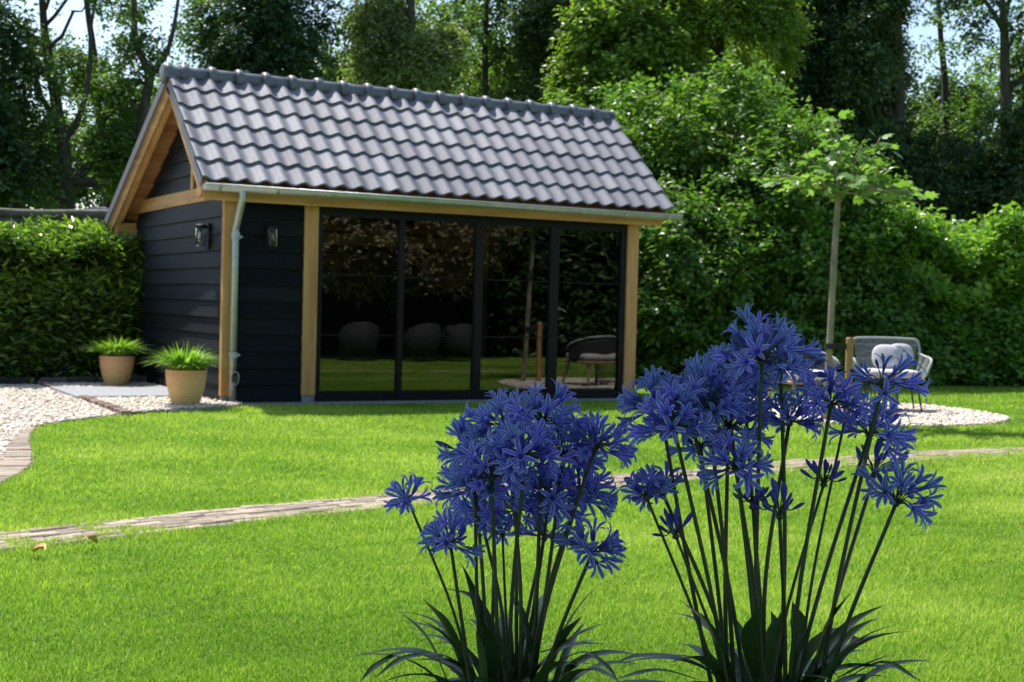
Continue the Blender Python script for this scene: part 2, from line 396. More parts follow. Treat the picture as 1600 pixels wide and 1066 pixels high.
# gravel beds: sheets + loose pebbles
def sheet(name, poly, z, mat):
    k = len(poly)
    V = [(x, y, z) for x, y in poly]+[(x, y, -.03) for x, y in poly]
    me = py_mesh(name, V, [tuple(range(k))]+[(i, k+i, k+(i+1) % k, (i+1) % k) for i in range(k)])
    return fix(tag(link(name, me, mat), kind='structure'))
sheet('gravel_bed', POLY_LEFT, .008, 'gravel_bed')
sheet('raised_gravel_bed', POLY_HOUSE, .026, 'gravel_bed')
circ = [(CIRC[0]+(CIRR+.04*math.sin(5*a))*math.cos(a), CIRC[1]+(CIRR+.05*math.sin(3*a+1))*math.sin(a)) for a in np.linspace(0, 2*math.pi, 64, endpoint=False)]
sheet('round_gravel_bed', circ, .008, 'gravel_bed')
def pebbles(name, label, P, z, size, seed):
    r_ = np.random.default_rng(seed); n = len(P)
    base = np.array([(1, 0, 0), (-1, 0, 0), (0, 1, 0), (0, -1, 0), (0, 0, 1), (0, 0, -1)]+[(x, y, zz) for x in (-.62, .62) for y in (-.62, .62) for zz in (-.62, .62)], float)
    idx = {tuple(b): i for i, b in enumerate(base)}
    F = []
    for sx in (-1, 1):
        for sy in (-1, 1):
            for sz in (-1, 1):
                c = idx[(.62*sx, .62*sy, .62*sz)]; ax, ay, az = idx[(sx, 0, 0)], idx[(0, sy, 0)], idx[(0, 0, sz)]
                tri = [(ax, ay, c), (ay, az, c), (az, ax, c)]
                if sx*sy*sz < 0: tri = [t[::-1] for t in tri]
                F += tri
    F = np.array(F)
    jig = base[None]*(1+r_.normal(0, .13, (n, 14, 1)))
    sc = size*r_.lognormal(0, .28, (n, 1, 1))*np.stack([r_.uniform(.8, 1.35, n), r_.uniform(.65, 1.0, n), r_.uniform(.45, .75, n)], 1)[:, None]
    V = jig*sc
    a = r_.uniform(0, 2*math.pi, n); ca, sa = np.cos(a)[:, None], np.sin(a)[:, None]
    til = r_.normal(0, .35, n)[:, None]
    x, y, zz = V[..., 0], V[..., 1], V[..., 2]
    y, zz = y*np.cos(til)-zz*np.sin(til), y*np.sin(til)+zz*np.cos(til)
    x, y = x*ca-y*sa, x*sa+y*ca
    V = np.stack([x+P[:, :1], y+P[:, 1:2], zz+z+r_.uniform(0, size*.7, n)[:, None]], -1).reshape(-1, 3)
    FF = (F[None]+np.arange(n)[:, None, None]*14).reshape(-1, 3)
    me = np_mesh(name, V, FF, True, np.repeat(r_.beta(2, 1.6, n), 14))
    return tag(link(name, me, 'pebble'), label, 'gravel', kind='stuff')
def scatter(poly, n, r_):
    poly = np.asarray(poly); lo, hi = poly.min(0), poly.max(0); P = r_.uniform(lo, hi, (n, 2)); return P[in_poly(P, poly)]
rp = np.random.default_rng(11)
polyv = np.clip(POLY_LEFT, (-4.8, -6.9), (10, 10))
pebbles('gravel', 'pale gravel spread between the hedge and the curved brick edging', scatter(polyv, 36000, rp), .012, .017, 1)
PH = scatter(POLY_HOUSE, 9000, rp); PH = PH[~((PH[:, 1] > .74) & (PH[:, 1] < 2.4))]
pebbles('gravel', 'pale gravel around the clay pots beside the garden house', PH, .030, .016, 2)
pc = scatter(np.array(circ), 15000, rp)
pebbles('gravel', 'round bed of pale gravel under the garden chairs', pc, .012, .018, 3)

# kerb between the two beds, slab step, dark edging blocks along the hedge
kerb = thing('brick_kerb', (KERB_X, 1, 0), 'low reddish brick kerb stepping up to the gravel by the house', 'kerb')
me = None; rk = np.random.default_rng(4)
for y in np.arange(-1.32, 3.4, .072):
    if .73 < y < 2.42: continue
    loc = (rk.normal(0, .004), y-1, .066+rk.normal(0, .004)); rot = (rk.normal(0, .02), rk.normal(0, .02), rk.normal(0, .03))
    if me is None: me = MB().box(-.05, .05, -.033, .033, -.1, 0).build('brick', 'kerb_brick', kerb, bevel=.006, loc=loc, rot=rot).data
    else: link('brick', me, None, kerb, loc, rot)
st = MB().box(-1.40, -.03, .75, 2.40, -.02, .058).build('paving_slab', 'slab', None, bevel=.006)
tag(st, 'flat grey concrete paving slab leading across the gravel to the wall', 'slab')
hk = thing('block_edging', (-3, 3.55, 0), 'row of dark edging blocks at the foot of the hedge', 'edging')
me = None
for x in np.arange(-5.5, .2, .36):
    loc = (x+3, rk.normal(0, .01)-.12*(x > -1.2), .11+rk.normal(0, .008)); rot = (0, rk.normal(0, .015), rk.normal(0, .02))
    if me is None: me = MB().box(-.172, .172, -.06, .06, -.16, 0).build('block', 'dark_kerb', hk, bevel=.015, loc=loc, rot=rot).data
    else: link('block', me, None, hk, loc, rot)

# terrace behind and under the photographer
tag(MB().box(-9.5, 1.8, -20, -12.35, -.05, .012).build('terrace', 'terrace'), kind='structure')

# ================================================================== GARDEN HOUSE
HL, HD, PW, HB = 5.485, 4.267, .166, 2.30          # length, depth, post width, underside of plates
OL, OR_ = .338, .319                                # roof overhang left / right
EY, EZ = -.248, 2.445                               # front tile edge
RY, RZ = 1.30, 3.80                                 # ridge line (tile surface)
BY, BZ = 4.52, 2.17                                 # back tile edge
house = thing('garden_house', (0, 0, 0), 'black boarded garden house with oak posts, tiled roof and glass front', 'garden house')
# slab
MB().box(-.02, HL+.12, -.20, HD+.05, -.12, .022).build('foundation', 'concrete', house, bevel=.01)
def post(x, y, d=PW):
    p = MB().box(x, x+PW, y, y+d, .095, HB).build('post', 'oak_z', house, bevel=.006)
    MB().box(x+.006, x+PW-.006, y+.006, y+d-.006, -.02, .0945).build('plinth', 'concrete', p, bevel=.008)
post(0, 0, .098); post(.942, 0); post(HL-PW, 0); post(0, HD-PW); post(HL-PW, HD-PW)
# plates and tie beams
MB().box(-.27, HL+.2, -.004, PW+.004, HB+.001, HB+.15).build('wall_plate', 'oak_x', house, bevel=.006)
MB().box(-.27, HL+.2, HD-PW-.004, HD+.004, 2.0, 2.17).build('wall_plate', 'oak_x', house, bevel=.006)
MB().box(-.006, PW-.01, PW+.006, HD-.05, HB+.002, HB+.17).build('tie_beam', 'oak_y', house, bevel=.006)
MB().box(HL-PW+.01, HL+.006, PW+.006, HD-.05, HB+.002, HB+.17).build('tie_beam', 'oak_y', house, bevel=.006)
MB().box(.0, .10, RY+.02, RY+.12, HB+.1705, 3.5).build('king_post', 'oak_z', house, bevel=.004)
# weatherboards (each a piece): wedge shaped, lapped
def board_wall(name, p0, p1, z0, z1, n_out, mat, expo=.188, hfun=None):
    """boards from p0 to p1 (xy) stacked z0..z1, facing n_out; hfun clips the ends of gable boards"""
    wl = bpy.data.objects.new(name, None); COL.objects.link(wl); wl.parent = house; wl.empty_display_size = .1
    p0 = np.array(p0, float); p1 = np.array(p1, float); d = p1-p0; n = np.array(n_out, float); r_ = np.random.default_rng(int(abs(p0[0]*100+p1[1]*77))+3)
    z = z0
    while z < z1-.02:
        zt = min(z+expo+.012, z1+.0)
        a0, a1, b0, b1 = 0., 1., 0., 1.
        if hfun:
            (a0, a1), (b0, b1) = hfun(z), hfun(zt)
            if b1-b0 < .02: break
        t0 = .034+r_.uniform(0, .004); t1 = .012
        P = []
        for (zz, th, s0, s1) in ((z, t0, a0, a1), (zt, t1, b0, b1)):
            for s, t in ((s0, 0), (s1, 0), (s1, th), (s0, th)):
                q = p0+d*s+n*t; P.append((q[0], q[1], zz))
        V, F = hexa(P)
        o = MB().add(V, F).build('board', mat, wl)
        bm = bmesh.new(); bm.from_mesh(o.data); bmesh.ops.recalc_face_normals(bm, faces=bm.faces); bm.to_mesh(o.data); bm.free()
        z += expo
    return wl
board_wall('wall', (PW-.005, .06), (.942+.005, .06), .03, HB, (0, -1), 'board_x')
board_wall('wall', (.028, HD-PW+.004), (.028, .0985), .03, HB, (-1, 0), 'board_y')
# gable: boards clipped under the rafters
def slope_z(y):                                       # underside of roof deck
    return (EZ+(RZ-EZ)*(y-EY)/(RY-EY) if y < RY else BZ+(RZ-BZ)*(BY-y)/(BY-RY)) - .13
def gable_span(z):
    zf = z+.13
    ya = EY+(zf-EZ)/(RZ-EZ)*(RY-EY); yb = BY-(zf-BZ)/(RZ-BZ)*(BY-RY)
    y0, y1 = HD-.1, .1
    ya = max(ya, y1); yb = min(yb, y0)
    if ya >= yb: return (0, 0)
    return ((y0-yb)/(y0-y1), (y0-ya)/(y0-y1))
board_wall('wall', (.05, HD-.1), (.05, .1), HB+.165, 3.62, (-1, 0), 'board_y', hfun=gable_span)
# right side: glazed front half, boarded back half; back wall
board_wall('wall', (HL-.03, 2.42), (HL-.03, HD-PW), .03, HB, (1, 0), 'board_y', .19)
board_wall('wall', (PW, HD-.05), (HL-PW, HD-.05), .03, 2.0, (0, 1), 'board_x', .197)
board_wall('wall', (HL-.05, HD-.1), (HL-.05, .1), HB+.165, 3.62, (1, 0), 'board_y', hfun=gable_span)
# inner lining
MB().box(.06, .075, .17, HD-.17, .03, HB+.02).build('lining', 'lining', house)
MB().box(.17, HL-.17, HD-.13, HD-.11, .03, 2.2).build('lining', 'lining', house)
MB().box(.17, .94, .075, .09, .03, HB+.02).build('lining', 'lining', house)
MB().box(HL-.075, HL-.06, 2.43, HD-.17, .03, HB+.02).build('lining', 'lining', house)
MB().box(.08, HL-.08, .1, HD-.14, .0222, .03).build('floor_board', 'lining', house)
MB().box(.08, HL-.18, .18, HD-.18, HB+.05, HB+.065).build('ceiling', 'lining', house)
# glass front
fr = MB()
X0, X1 = .942+PW+.002, HL-PW-.002
y0, y1 = .03, .11
fr.box(X0, X1, y0, y1, 2.185, HB-.001); fr.box(X0, X1, y0, y1, .023, .075)
fr.box(X0, X0+.055, y0, y1, .075, 2.185); fr.box(X1-.075, X1, y0, y1, .075, 2.185)
frame = fr.build('window_frame', 'black_metal', house, bevel=.003)
MULL = [(2.139, 2.197), (3.149, 3.245), (4.2, 4.32)]
for a, b in MULL: MB().box(a, b, y0+.006, y1-.006, .0755, 2.1845).build('mullion', 'black_metal', frame, bevel=.003)
PX = [X0+.055]+[v for ab in MULL for v in ab]+[X1-.075]
for k in range(4):
    a, b = PX[2*k], PX[2*k+1]
    s = MB(); q0, q1 = y0+.012, y1-.02
    s.box(a+.0005, a+.008, q0, q1, .0755, 2.1845); s.box(b-.008, b-.0005, q0, q1, .0755, 2.1845); s.box(a+.008, b-.008, q0, q1, .0755, .135); s.box(a+.008, b-.008, q0, q1, 2.165, 2.1845)
    for z in (.79, 1.49): s.box(a+.008, b-.008, q0+.018, q1-.012, z-.006, z+.006)
    s.build('sash', 'black_metal', frame)
    for (z0, z1) in ((.135, .784), (.796, 1.484), (1.496, 2.165)):
        MB().box(a+.008, b-.008, q0+.024, q0+.036, z0, z1).build('pane', 'glass', frame)
# glazing on the right-hand side
fs = MB(); xa, xb = HL-.11, HL-.04
fs.box(xa, xb, PW+.002, 2.42, HB-.1, HB); fs.box(xa, xb, PW+.002, 2.42, .023, .08)
for ya in (PW+.002, 1.26, 2.36): fs.box(xa, xb, ya, ya+.06, .08, HB-.1)
fside = fs.build('window_frame', 'black_metal', house)
for ya, yb in ((PW+.062, 1.26), (1.32, 2.36)): MB().box(xa+.03, xa+.042, ya, yb, .08, HB-.1).build('pane', 'side_glass', fside)

# ---- roof
roof = bpy.data.objects.new('roof', None); COL.objects.link(roof); roof.parent = house; roof.empty_display_size = .1
RX0, RX1 = -OL, HL+OR_
TH = math.atan2(RZ-EZ, RY-EY); SL = math.hypot(RZ-EZ, RY-EY)
TB = math.atan2(RZ-BZ, BY-RY); SLB = math.hypot(RZ-BZ, BY-RY)
# deck boards under the tiles (visible as soffit at the overhang)
def slope_box(x0, x1, s0, s1, n0, n1, front=True):
    """box on a slope: s up the slope from the eave, n along the normal"""
    P = []
    for n_ in (n0, n1):
        for (x, s) in ((x0, s0), (x1, s0), (x1, s1), (x0, s1)):
            if front: P.append((x, EY+s*math.cos(TH)-n_*math.sin(TH), EZ+s*math.sin(TH)+n_*math.cos(TH)))
            else: P.append((x, BY-s*math.cos(TB)+n_*math.sin(TB), BZ+s*math.sin(TB)+n_*math.cos(TB)))
    return P
for front, sl in ((True, SL), (False, SLB)):
    s = .03
    while s < sl-.1:
        e = min(s+.138, sl-.06)
        V, F = hexa(slope_box(RX0+.06, RX1-.06, s, e-.004, -.098, -.080, front)); fix(MB().add(V, F).build('deck_board', 'soffit', roof)); s += .14
    # barge rafters on both gable ends
    for xs in ((RX0+.035, RX0+.075, RX0+.076, RX0+.135), (RX1-.075, RX1-.035, RX1-.135, RX1-.076)):
        V, F = hexa(slope_box(xs[0], xs[1], .02, sl+.0 if front else sl+.02, -.215, -.0, front)); fix(MB().add(V, F).build('barge_board', 'oak_y', roof, bevel=.004))
        V, F = hexa(slope_box(xs[2], xs[3], .05, sl-.05, -.225, -.099, front)); fix(MB().add(V, F).build('rafter', 'oak_y', roof, bevel=.004))
# eave fascia behind the gutter
MB().box(RX0+.06, RX1-.06, EY+.10, EY+.13, EZ-.19, EZ-.03).build('fascia', 'oak_x', roof, bevel=.003)

NT, NC = 27, 6
TW = .2258; TG = SL/NC; TX0 = RX0+.055
def tile_mesh(name, w, ln, verge=False):
    t = np.linspace(0, 1, 15)
    if verge: t = np.linspace(-.245, 1, 19)
    prof = .047*(0.5-0.5*np.cos(2*math.pi*(t-.36)))**1.2            # broad trough, rounded roll
    x = t*w; V = []; th = .027
    ys = np.linspace(0, ln, 4)
    for dz in (0, -th):
        for y in ys:
            lift = .029*(1-y/ln)
            for xi, z in zip(x, prof): V.append((xi, y, z+lift+dz+.0))
    n = len(x); r_ = len(ys); F = []
    for j in range(r_-1):
        for i in range(n-1):
            a = j*n+i; F.append((a, a+1, a+n+1, a+n)); b = a+r_*n; F.append((b, b+n, b+n+1, b+1))
    o = r_*n
    for i in range(n-1): F.append((i, o+i, o+i+1, i+1)); a = (r_-1)*n+i; F.append((a, a+1, o+a+1, o+a))
    for j in range(r_-1):
        a = j*n; F.append((a, a+n, o+a+n, o+a)); a = j*n+n-1; F.append((a, o+a, o+a+n, a+n))
    if verge:                                                         # flange hanging over the barge board
        k = len(V); x0 = x[0]; z0 = prof[0]
        V += [(x0, 0, z0+.03), (x0+.014, 0, z0+.03), (x0+.014, ln, z0), (x0, ln, z0), (x0, 0, -.075), (x0+.014, 0, -.075), (x0+.014, ln, -.09), (x0, ln, -.09)]
        F += [tuple(k+i for i in f) for f in ((0, 1, 2, 3), (4, 7, 6, 5), (0, 4, 5, 1), (1, 5, 6, 2), (2, 6, 7, 3), (3, 7, 4, 0))]
    me = py_mesh(name, V, F, False); me.materials.append(M['tile'])
    bm = bmesh.new(); bm.from_mesh(me); bmesh.ops.recalc_face_normals(bm, faces=bm.faces)
    for f in bm.faces: f.smooth = abs(f.normal.z) > .35
    for e in bm.edges: e.smooth = e.calc_face_angle(0) < .7 if len(e.link_faces) == 2 else False
    bm.to_mesh(me); bm.free(); return me
TM = tile_mesh('roof_tile', TW*1.06, TG+.07)
VM = tile_mesh('verge_tile', TW*1.06, TG+.07, True)
rt = np.random.default_rng(9)
NL, NV = math.sin(TH), math.cos(TH)
for c in range(NC):
    for k in range(NT):
        x = TX0+k*TW; s = c*TG+rt.normal(0, .0025)
        lift = .004+(k % 2)*.0006
        o = link('roof_tile', VM if k == 0 else TM, None, roof, (x+rt.normal(0, .0012), EY+s*NV-lift*NL-.0, EZ+s*NL+lift*NV), (TH+rt.normal(0, .004), rt.normal(0, .003), rt.normal(0, .003)))
# back slope: unseen side, joined
Vt = np.array([v.co for v in TM.vertices]); 
bV = []; bF = []; NB = int(SLB/TG)+1
F0 = [tuple(p.vertices) for p in TM.polygons]
for c in range(NB):
    for k in range(NT):
        n0 = len(bV); s = c*SLB/NB
        x = RX1+.01-k*TW-Vt[:, 0]; up = s+Vt[:, 1]*(SLB/NB)/TG; nn = Vt[:, 2]
        yy = BY-up*math.cos(TB)+nn*math.sin(TB); zz = BZ+up*math.sin(TB)+nn*math.cos(TB)
        bV += list(zip(x, yy, zz)); bF += [tuple(i+n0 for i in f) for f in F0]
tag(link('roof_tile', py_mesh('back_tiles', bV, bF, True), 'tile', roof), kind='stuff')
# verge strip along the left end of the back slope (thin tile edge seen from the gable)
V, F = hexa(slope_box(RX0-.005, RX0+.02, 0, SLB-.02, -.075, .045, False)); fix(MB().add(V, F).build('verge_tile', 'tile', roof))
# ridge tiles with collars
NR = 18; RL = .3335
def ridge_mesh():
    xs = [0, .012, .035, .06, .085, .098, .12, RL*.5, RL+.012]
    rs = [.104, .122, .130, .130, .122, .104, .100, .098, .096]
    n = 14; V = []; F = []
    for x, r_ in zip(xs, rs):
        for j in range(n):
            a = math.pi*(-.14+1.28*j/(n-1)); V.append((x, -r_*math.cos(a)*1.02, r_*math.sin(a)))
    k = len(xs)
    for i in range(k-1):
        for j in range(n-1): F.append((i*n+j, (i+1)*n+j, (i+1)*n+j+1, i*n+j+1))
    F.append(tuple(range(n))); F.append(tuple((k-1)*n+j for j in range(n-1, -1, -1)))
    me = py_mesh('ridge_tile', V, F, True); me.materials.append(M['ridge']); 
    bm = bmesh.new(); bm.from_mesh(me); bmesh.ops.recalc_face_normals(bm, faces=bm.faces)
    for f in bm.faces: f.smooth = len(f.verts) == 4
    bm.to_mesh(me); bm.free(); return me
RM = ridge_mesh()
for k in range(-1, NR):
    link('ridge_tile', RM, None, roof, (-.19+k*RL if k >= 0 else RX0-.045, RY, RZ+.005+(-.006 if k < 0 else 0)+rt.normal(0, .002)), (rt.normal(0, .01), rt.normal(0, .004), rt.normal(0, .006)))
e = MB(); V, F = soft_box(.035, .125, .125, 8, 2.2); e.add(V, F).build('ridge_end_cap', 'ridge', roof, smooth=True, loc=(RX0-.035, RY, RZ+.0))
e = MB(); V, F = soft_box(.03, .118, .118, 8, 2.2); e.add(V, F).build('ridge_end_cap', 'ridge', roof, smooth=True, loc=(RX1+.015, RY, RZ+.0))

# ---- gutter, brackets, downpipe
GY, GZ, GR = EY-.055, EZ-.035, .066
def gutter_profile(r0, r1, n=14):
    out = [(-r0*math.cos(math.pi*k/n), -r0*math.sin(math.pi*k/n)) for k in range(n+1)]
    inn = [(-r1*math.cos(math.pi*k/n), -r1*math.sin(math.pi*k/n)) for k in range(n, -1, -1)]
    return out+inn
def extrude_x(prof, x0, x1):
    n = len(prof); V = [(x0, y, z) for y, z in prof]+[(x1, y, z) for y, z in prof]
    F = [(i, (i+1) % n, n+(i+1) % n, n+i) for i in range(n)]
    h = n//2
    for off, rev in ((0, False), (n, True)):
        for i in range(h-1):
            q = (off+i, off+i+1, off+n-2-i, off+n-1-i); F.append(q if rev else q[::-1])
    return V, F
g = MB(); V, F = extrude_x(gutter_profile(GR, GR-.004), RX0+.02, RX1+.09); g.add(V, F)
g.tube([(RX0+.015, -GR, 0), (RX1+.10, -GR, 0)], .011, 8)                                   # rolled front bead
for xe in (RX0+.02, RX1+.086):
    V = [(xe, 0, 0)]+[(xe, y*.99, z*.99) for y, z in gutter_profile(GR, GR)[:15]]; V2 = [(v[0]+.004, v[1], v[2]) for v in V]; n = len(V)
    g.add(V+V2, [tuple(range(n)), tuple(range(2*n-1, n-1, -1))])
gut = g.build('gutter', 'zinc', house, loc=(0, GY, GZ)); gut.rotation_euler = (0, .0035, 0)
for p in gut.data.polygons: p.use_smooth = len(p.vertices) == 4
bx = np.linspace(-.16, HL+.22, 10)
for x in bx:
    b = MB(); V, F = extrude_x(gutter_profile(GR+.005, GR-.001), x-.011, x+.011); b.add(V, F).build('bracket', 'zinc', gut)
dp = MB(); px_ = .105
pts = spline([(px_, GY, GZ-.05), (px_, GY, GZ-.13), (px_, GY+.03, GZ-.19), (px_, -.13, GZ-.40), (px_, -.085, GZ-.47), (px_, -.085, 1.7)], 40)
dp.tube(list(pts)+[(px_, -.085, .02)], .038, 16)
pipe = dp.build('downpipe', 'zinc', house, smooth=True)
for z in (1.87, .56):
    c = MB(); c.lathe([(.043, -.03), (.05, -.03), (.05, -.012), (.046, -.01), (.046, .01), (.05, .012), (.05, .03), (.043, .03)], 20, (px_, -.085, z))
    c.box(px_+.048, px_+.075, -.095, -.075, z-.012, z+.012); c.box(px_-.02, px_+.02, -.04, .0, z-.012, z+.012); c.build('pipe_clamp', 'zinc', pipe)
c = MB(); c.lathe([(.043, -.02), (.047, -.02), (.047, 0), (.043, 0)], 20, (px_, -.085, GZ-.49)); c.build('pipe_joint', 'zinc', pipe)
# leaf catcher: a hooded spout with a dark grated opening
lc = MB(); ov = [(px_+.012+.045*math.cos(a), -.085-.047-.012*math.sin(a), .30+.075*math.sin(a)) for a in np.linspace(0, 2*math.pi, 28, endpoint=False)]
lc.tube(ov, .006, 6, closed=True); lcat = lc.build('leaf_catcher', 'zinc', pipe, smooth=True)
dk = MB(); dk.add([(v[0], v[1]+.004, v[2]) for v in ov], [tuple(range(28))]); dk.build('opening', 'lining', lcat)
for k in range(4):
    xx = px_-.018+k*.02; MB().tube([(xx, -.137, .24), (xx, -.141, .335)], .0025, 5).build('grate_bar', 'zinc', lcat)

# ---- wall lanterns
def lantern(loc, rz, label):
    t = thing('wall_lantern', loc, label, 'wall lamp', 'wall lanterns on the garden house', rz)   # local: wall at y=0, sticks out to -y
    MB().box(-.05, .05, -.022, 0, -.15, .15).build('back_plate', 'black_metal', t, bevel=.004)
    a = MB(); a.tube([(0, -.02, .105), (0, -.085, .105)], .012, 8); a.build('arm', 'black_metal', t)
    c = MB(); c.lathe([(.0, .135), (.03, .133), (.062, .12), (.066, .10), (.066, .085), (.0, .085)], 24, (0, -.10, 0)); c.build('cap', 'black_metal', t, smooth=False)
    g = MB(); g.lathe([(.058, .085), (.060, .0), (.060, -.10), (.052, -.118), (.0, -.122), (.0, -.119), (.05, -.115), (.057, -.10), (.057, .085)], 24, (0, -.10, 0)); g.build('glass_jar', 'clear', t, smooth=True)
    s = MB(); s.lathe([(.0, .085), (.017, .085), (.017, .045), (.0, .045)], 14, (0, -.10, 0)); s.build('socket', 'black_metal', t)
    b = MB(); b.lathe([(.012, .045), (.014, .03), (.028, -.02), (.030, -.035), (.024, -.055), (.0, -.066)], 16, (0, -.10, 0)); b.build('bulb', 'bulb', t, smooth=True)
    f = MB(); f.tube([(-.008, -.10, .03), (-.01, -.10, -.03), (0, -.10, .02), (.01, -.10, -.03), (.008, -.10, .03)], .0018, 5); f.build('filament', 'zinc', t)
lantern((-.008, .56, 1.89), -math.pi/2, 'black glass jar lantern on the gable side wall of the house')
lantern((.53, .028, 1.89), 0, 'black glass jar lantern on the front wall beside the glass doors')

# ================================================================== POTS
def potted(loc, label, seed, tall=1.):
    t = thing('potted_plant', loc, label, 'potted plant', 'clay pots of grassy plants by the house')
    H = .385; prof = []
    for k in range(78):
        z = H*k/77; u_ = z/H; r = .128+.084*math.sin(min(1, u_*1.02)*math.pi/2)**.9 - .004*max(0, u_-.85)/.15
        rib = .010*(.5+.5*math.cos(2*math.pi*u_*13)) if u_ < .93 else .008
        prof.append((r+rib, z))
    prof = [(0, 0), (.12, 0)]+prof+[(.196, H), (.19, H-.03), (.0, H-.03)]
    MB().lathe(prof, 40).build('pot', 'pot', t, smooth=True)
    MB().lathe([(.0, H-.02), (.12, H-.012), (.193, H-.026)][::-1], 24).build('soil', 'soil', t)
    r_ = np.random.default_rng(seed); n = 620
    az = r_.uniform(0, 2*math.pi, n); rb = .155*np.sqrt(r_.uniform(0, 1, n)); ln = r_.uniform(.22, .38, n)*tall
    lean = np.clip(r_.normal(.5, .26, n)+rb*2.4, .05, 1.3)
    S = 6; V = np.zeros((n, S, 2, 3)); s = np.linspace(0, 1, S)
    az2 = az+r_.normal(0, .5, n); o = np.stack([np.cos(az2), np.sin(az2)], 1); sd = np.stack([-o[:, 1], o[:, 0]], 1)
    for j in range(S):
        hor = ln*(np.sin(lean)*s[j]*.55+np.sin(lean)*s[j]**2*.75); ver = ln*(s[j]*np.cos(lean*.5)-.62*np.sin(lean)*s[j]**2.4)
        c = np.c_[rb*np.cos(az), rb*np.sin(az), np.full(n, H-.03)]; c[:, :2] += o*hor[:, None]; c[:, 2] += ver
        wd = .011*(1-s[j]**2.2)+.0008
        V[:, j, 0] = c; V[:, j, 1] = c; V[:, j, 0, :2] -= sd*wd; V[:, j, 1, :2] += sd*wd
    idx = np.arange(n)[:, None]*S*2; F = []
    for j in range(S-1): F.append(np.c_[idx[:, 0]+2*j, idx[:, 0]+2*j+1, idx[:, 0]+2*j+3, idx[:, 0]+2*j+2])
    tint = np.repeat(np.clip(r_.normal(.55, .2, n), 0, 1), S*2)
    link('foliage', np_mesh('tuft', V.reshape(-1, 3), np.vstack(F), True, tint), 'grass_tuft', t)
P1 = on_z(290, 633, .035); P2 = on_z(182, 602.5, .035)
potted((P1[0], P1[1], .03), 'ribbed clay pot of grassy green leaves beside the corner post', 21, 1.05)
potted((P2[0], P2[1], .03), 'ribbed clay pot of grassy green leaves behind the paving slab', 22, 1.0)

# ================================================================== FOLIAGE
def norm(a): return a/(np.linalg.norm(a, axis=-1, keepdims=True)+1e-9)
def leaf_quads(P, D, N, L, W, tint, fold=.25):
    """P base points, D leaf direction, N leaf normal"""
    D = norm(D); S = norm(np.cross(D, N)); N = np.cross(S, D)
    L = np.asarray(L)[:, None]; W = np.asarray(W)[:, None]
    mid = P+D*L*.45
    V = np.stack([P, mid+S*W*.5+N*W*fold*.5, P+D*L-N*L*.12, mid-S*W*.5+N*W*fold*.5], 1)
    n = len(P); F = np.arange(n*4).reshape(n, 4)
    return V.reshape(-1, 3), F, np.repeat(tint, 4)
def sprays(centers, outs, r_, twigs=5, lpt=9, tl=.45, ll=.1, lw=.065, droop=.15, up=.25, spread=.9, tint_c=None, flat=.55):
    n = len(centers)
    C = np.repeat(centers, twigs, 0); O = np.repeat(outs, twigs, 0)
    T = norm(O*.8+r_.normal(0, spread*.6, C.shape)+np.array([0, 0, up])); L = tl*r_.uniform(.6, 1.3, len(C))
    tc = np.repeat(r_.normal(0, .12, n) if tint_c is None else tint_c, twigs)
    k = len(C); s = (np.arange(lpt)+.5)/lpt
    P = C[:, None]+T[:, None]*(L[:, None]*s)[..., None]; P[..., 2] -= droop*(L[:, None]*s**2)*1.0
    P += r_.normal(0, .02+ll*.25, P.shape)
    sd = norm(np.cross(T, np.array([0, 0, 1.])+r_.normal(0, .2, T.shape)))
    sg = np.where(np.arange(lpt) % 2 == 0, 1., -1.)[None, :, None]
    D = T[:, None]*.55+sd[:, None]*sg*.85+r_.normal(0, .35, P.shape); D[..., 2] -= droop*1.5
    N = r_.normal(0, 1-flat, P.shape)+np.array([0, 0, 1.])*flat*1.6+T[:, None]*.35
    tint = np.clip(.5+tc[:, None]+.22*(s-.4)[None]+r_.normal(0, .13, (k, lpt)), 0, 1)
    m_ = k*lpt
    return leaf_quads(P.reshape(m_, 3), D.reshape(m_, 3), N.reshape(m_, 3), ll*r_.uniform(.65, 1.3, m_), lw*r_.uniform(.7, 1.25, m_), tint.ravel())
def lump(P, seed, f=1.):
    """cheap smooth 3-D noise in about -1..1"""
    r_ = np.random.default_rng(seed); v = np.zeros(len(P))
    for k in range(6):
        d = norm(r_.normal(0, 1, 3))*f*(.7+.5*k); v += np.sin(P@d+r_.uniform(0, 6.28))/(1+.4*k)
    return v/2.6
def ell_points(r_, n, c, rad, bias=.45, floor=-1., seed=0, gap=-.35, f=1.):
    """points inside an ellipsoid, denser to the skin, with noisy gaps"""
    out = []; tot = 0
    while tot < n:
        d = norm(r_.normal(0, 1, (n*2, 3))); rr = r_.uniform(0, 1, n*2)**bias
        q = d*rr[:, None]; q = q[q[:, 2] > floor]
        d = norm(q)
        bul = 1+.22*lump(d*2.2, seed+5, 1.3)
        P = np.array(c)+q*np.array(rad)*bul[:, None]
        keep = lump(P, seed, f) > gap
        out.append(P[keep]); tot += keep.sum()
    return np.vstack(out)[:n]
def limb(p0, p1, r0, r1, r_, n=7, wob=.12, sag=0):
    p0 = np.array(p0, float); p1 = np.array(p1, float); L = np.linalg.norm(p1-p0)
    pts = [p0+(p1-p0)*s+r_.normal(0, wob*L*.25, 3)*math.sin(math.pi*s)+np.array([0, 0, sag*L*math.sin(math.pi*s)]) for s in np.linspace(0, 1, n)]
    return pts, np.linspace(r0, r1, n)
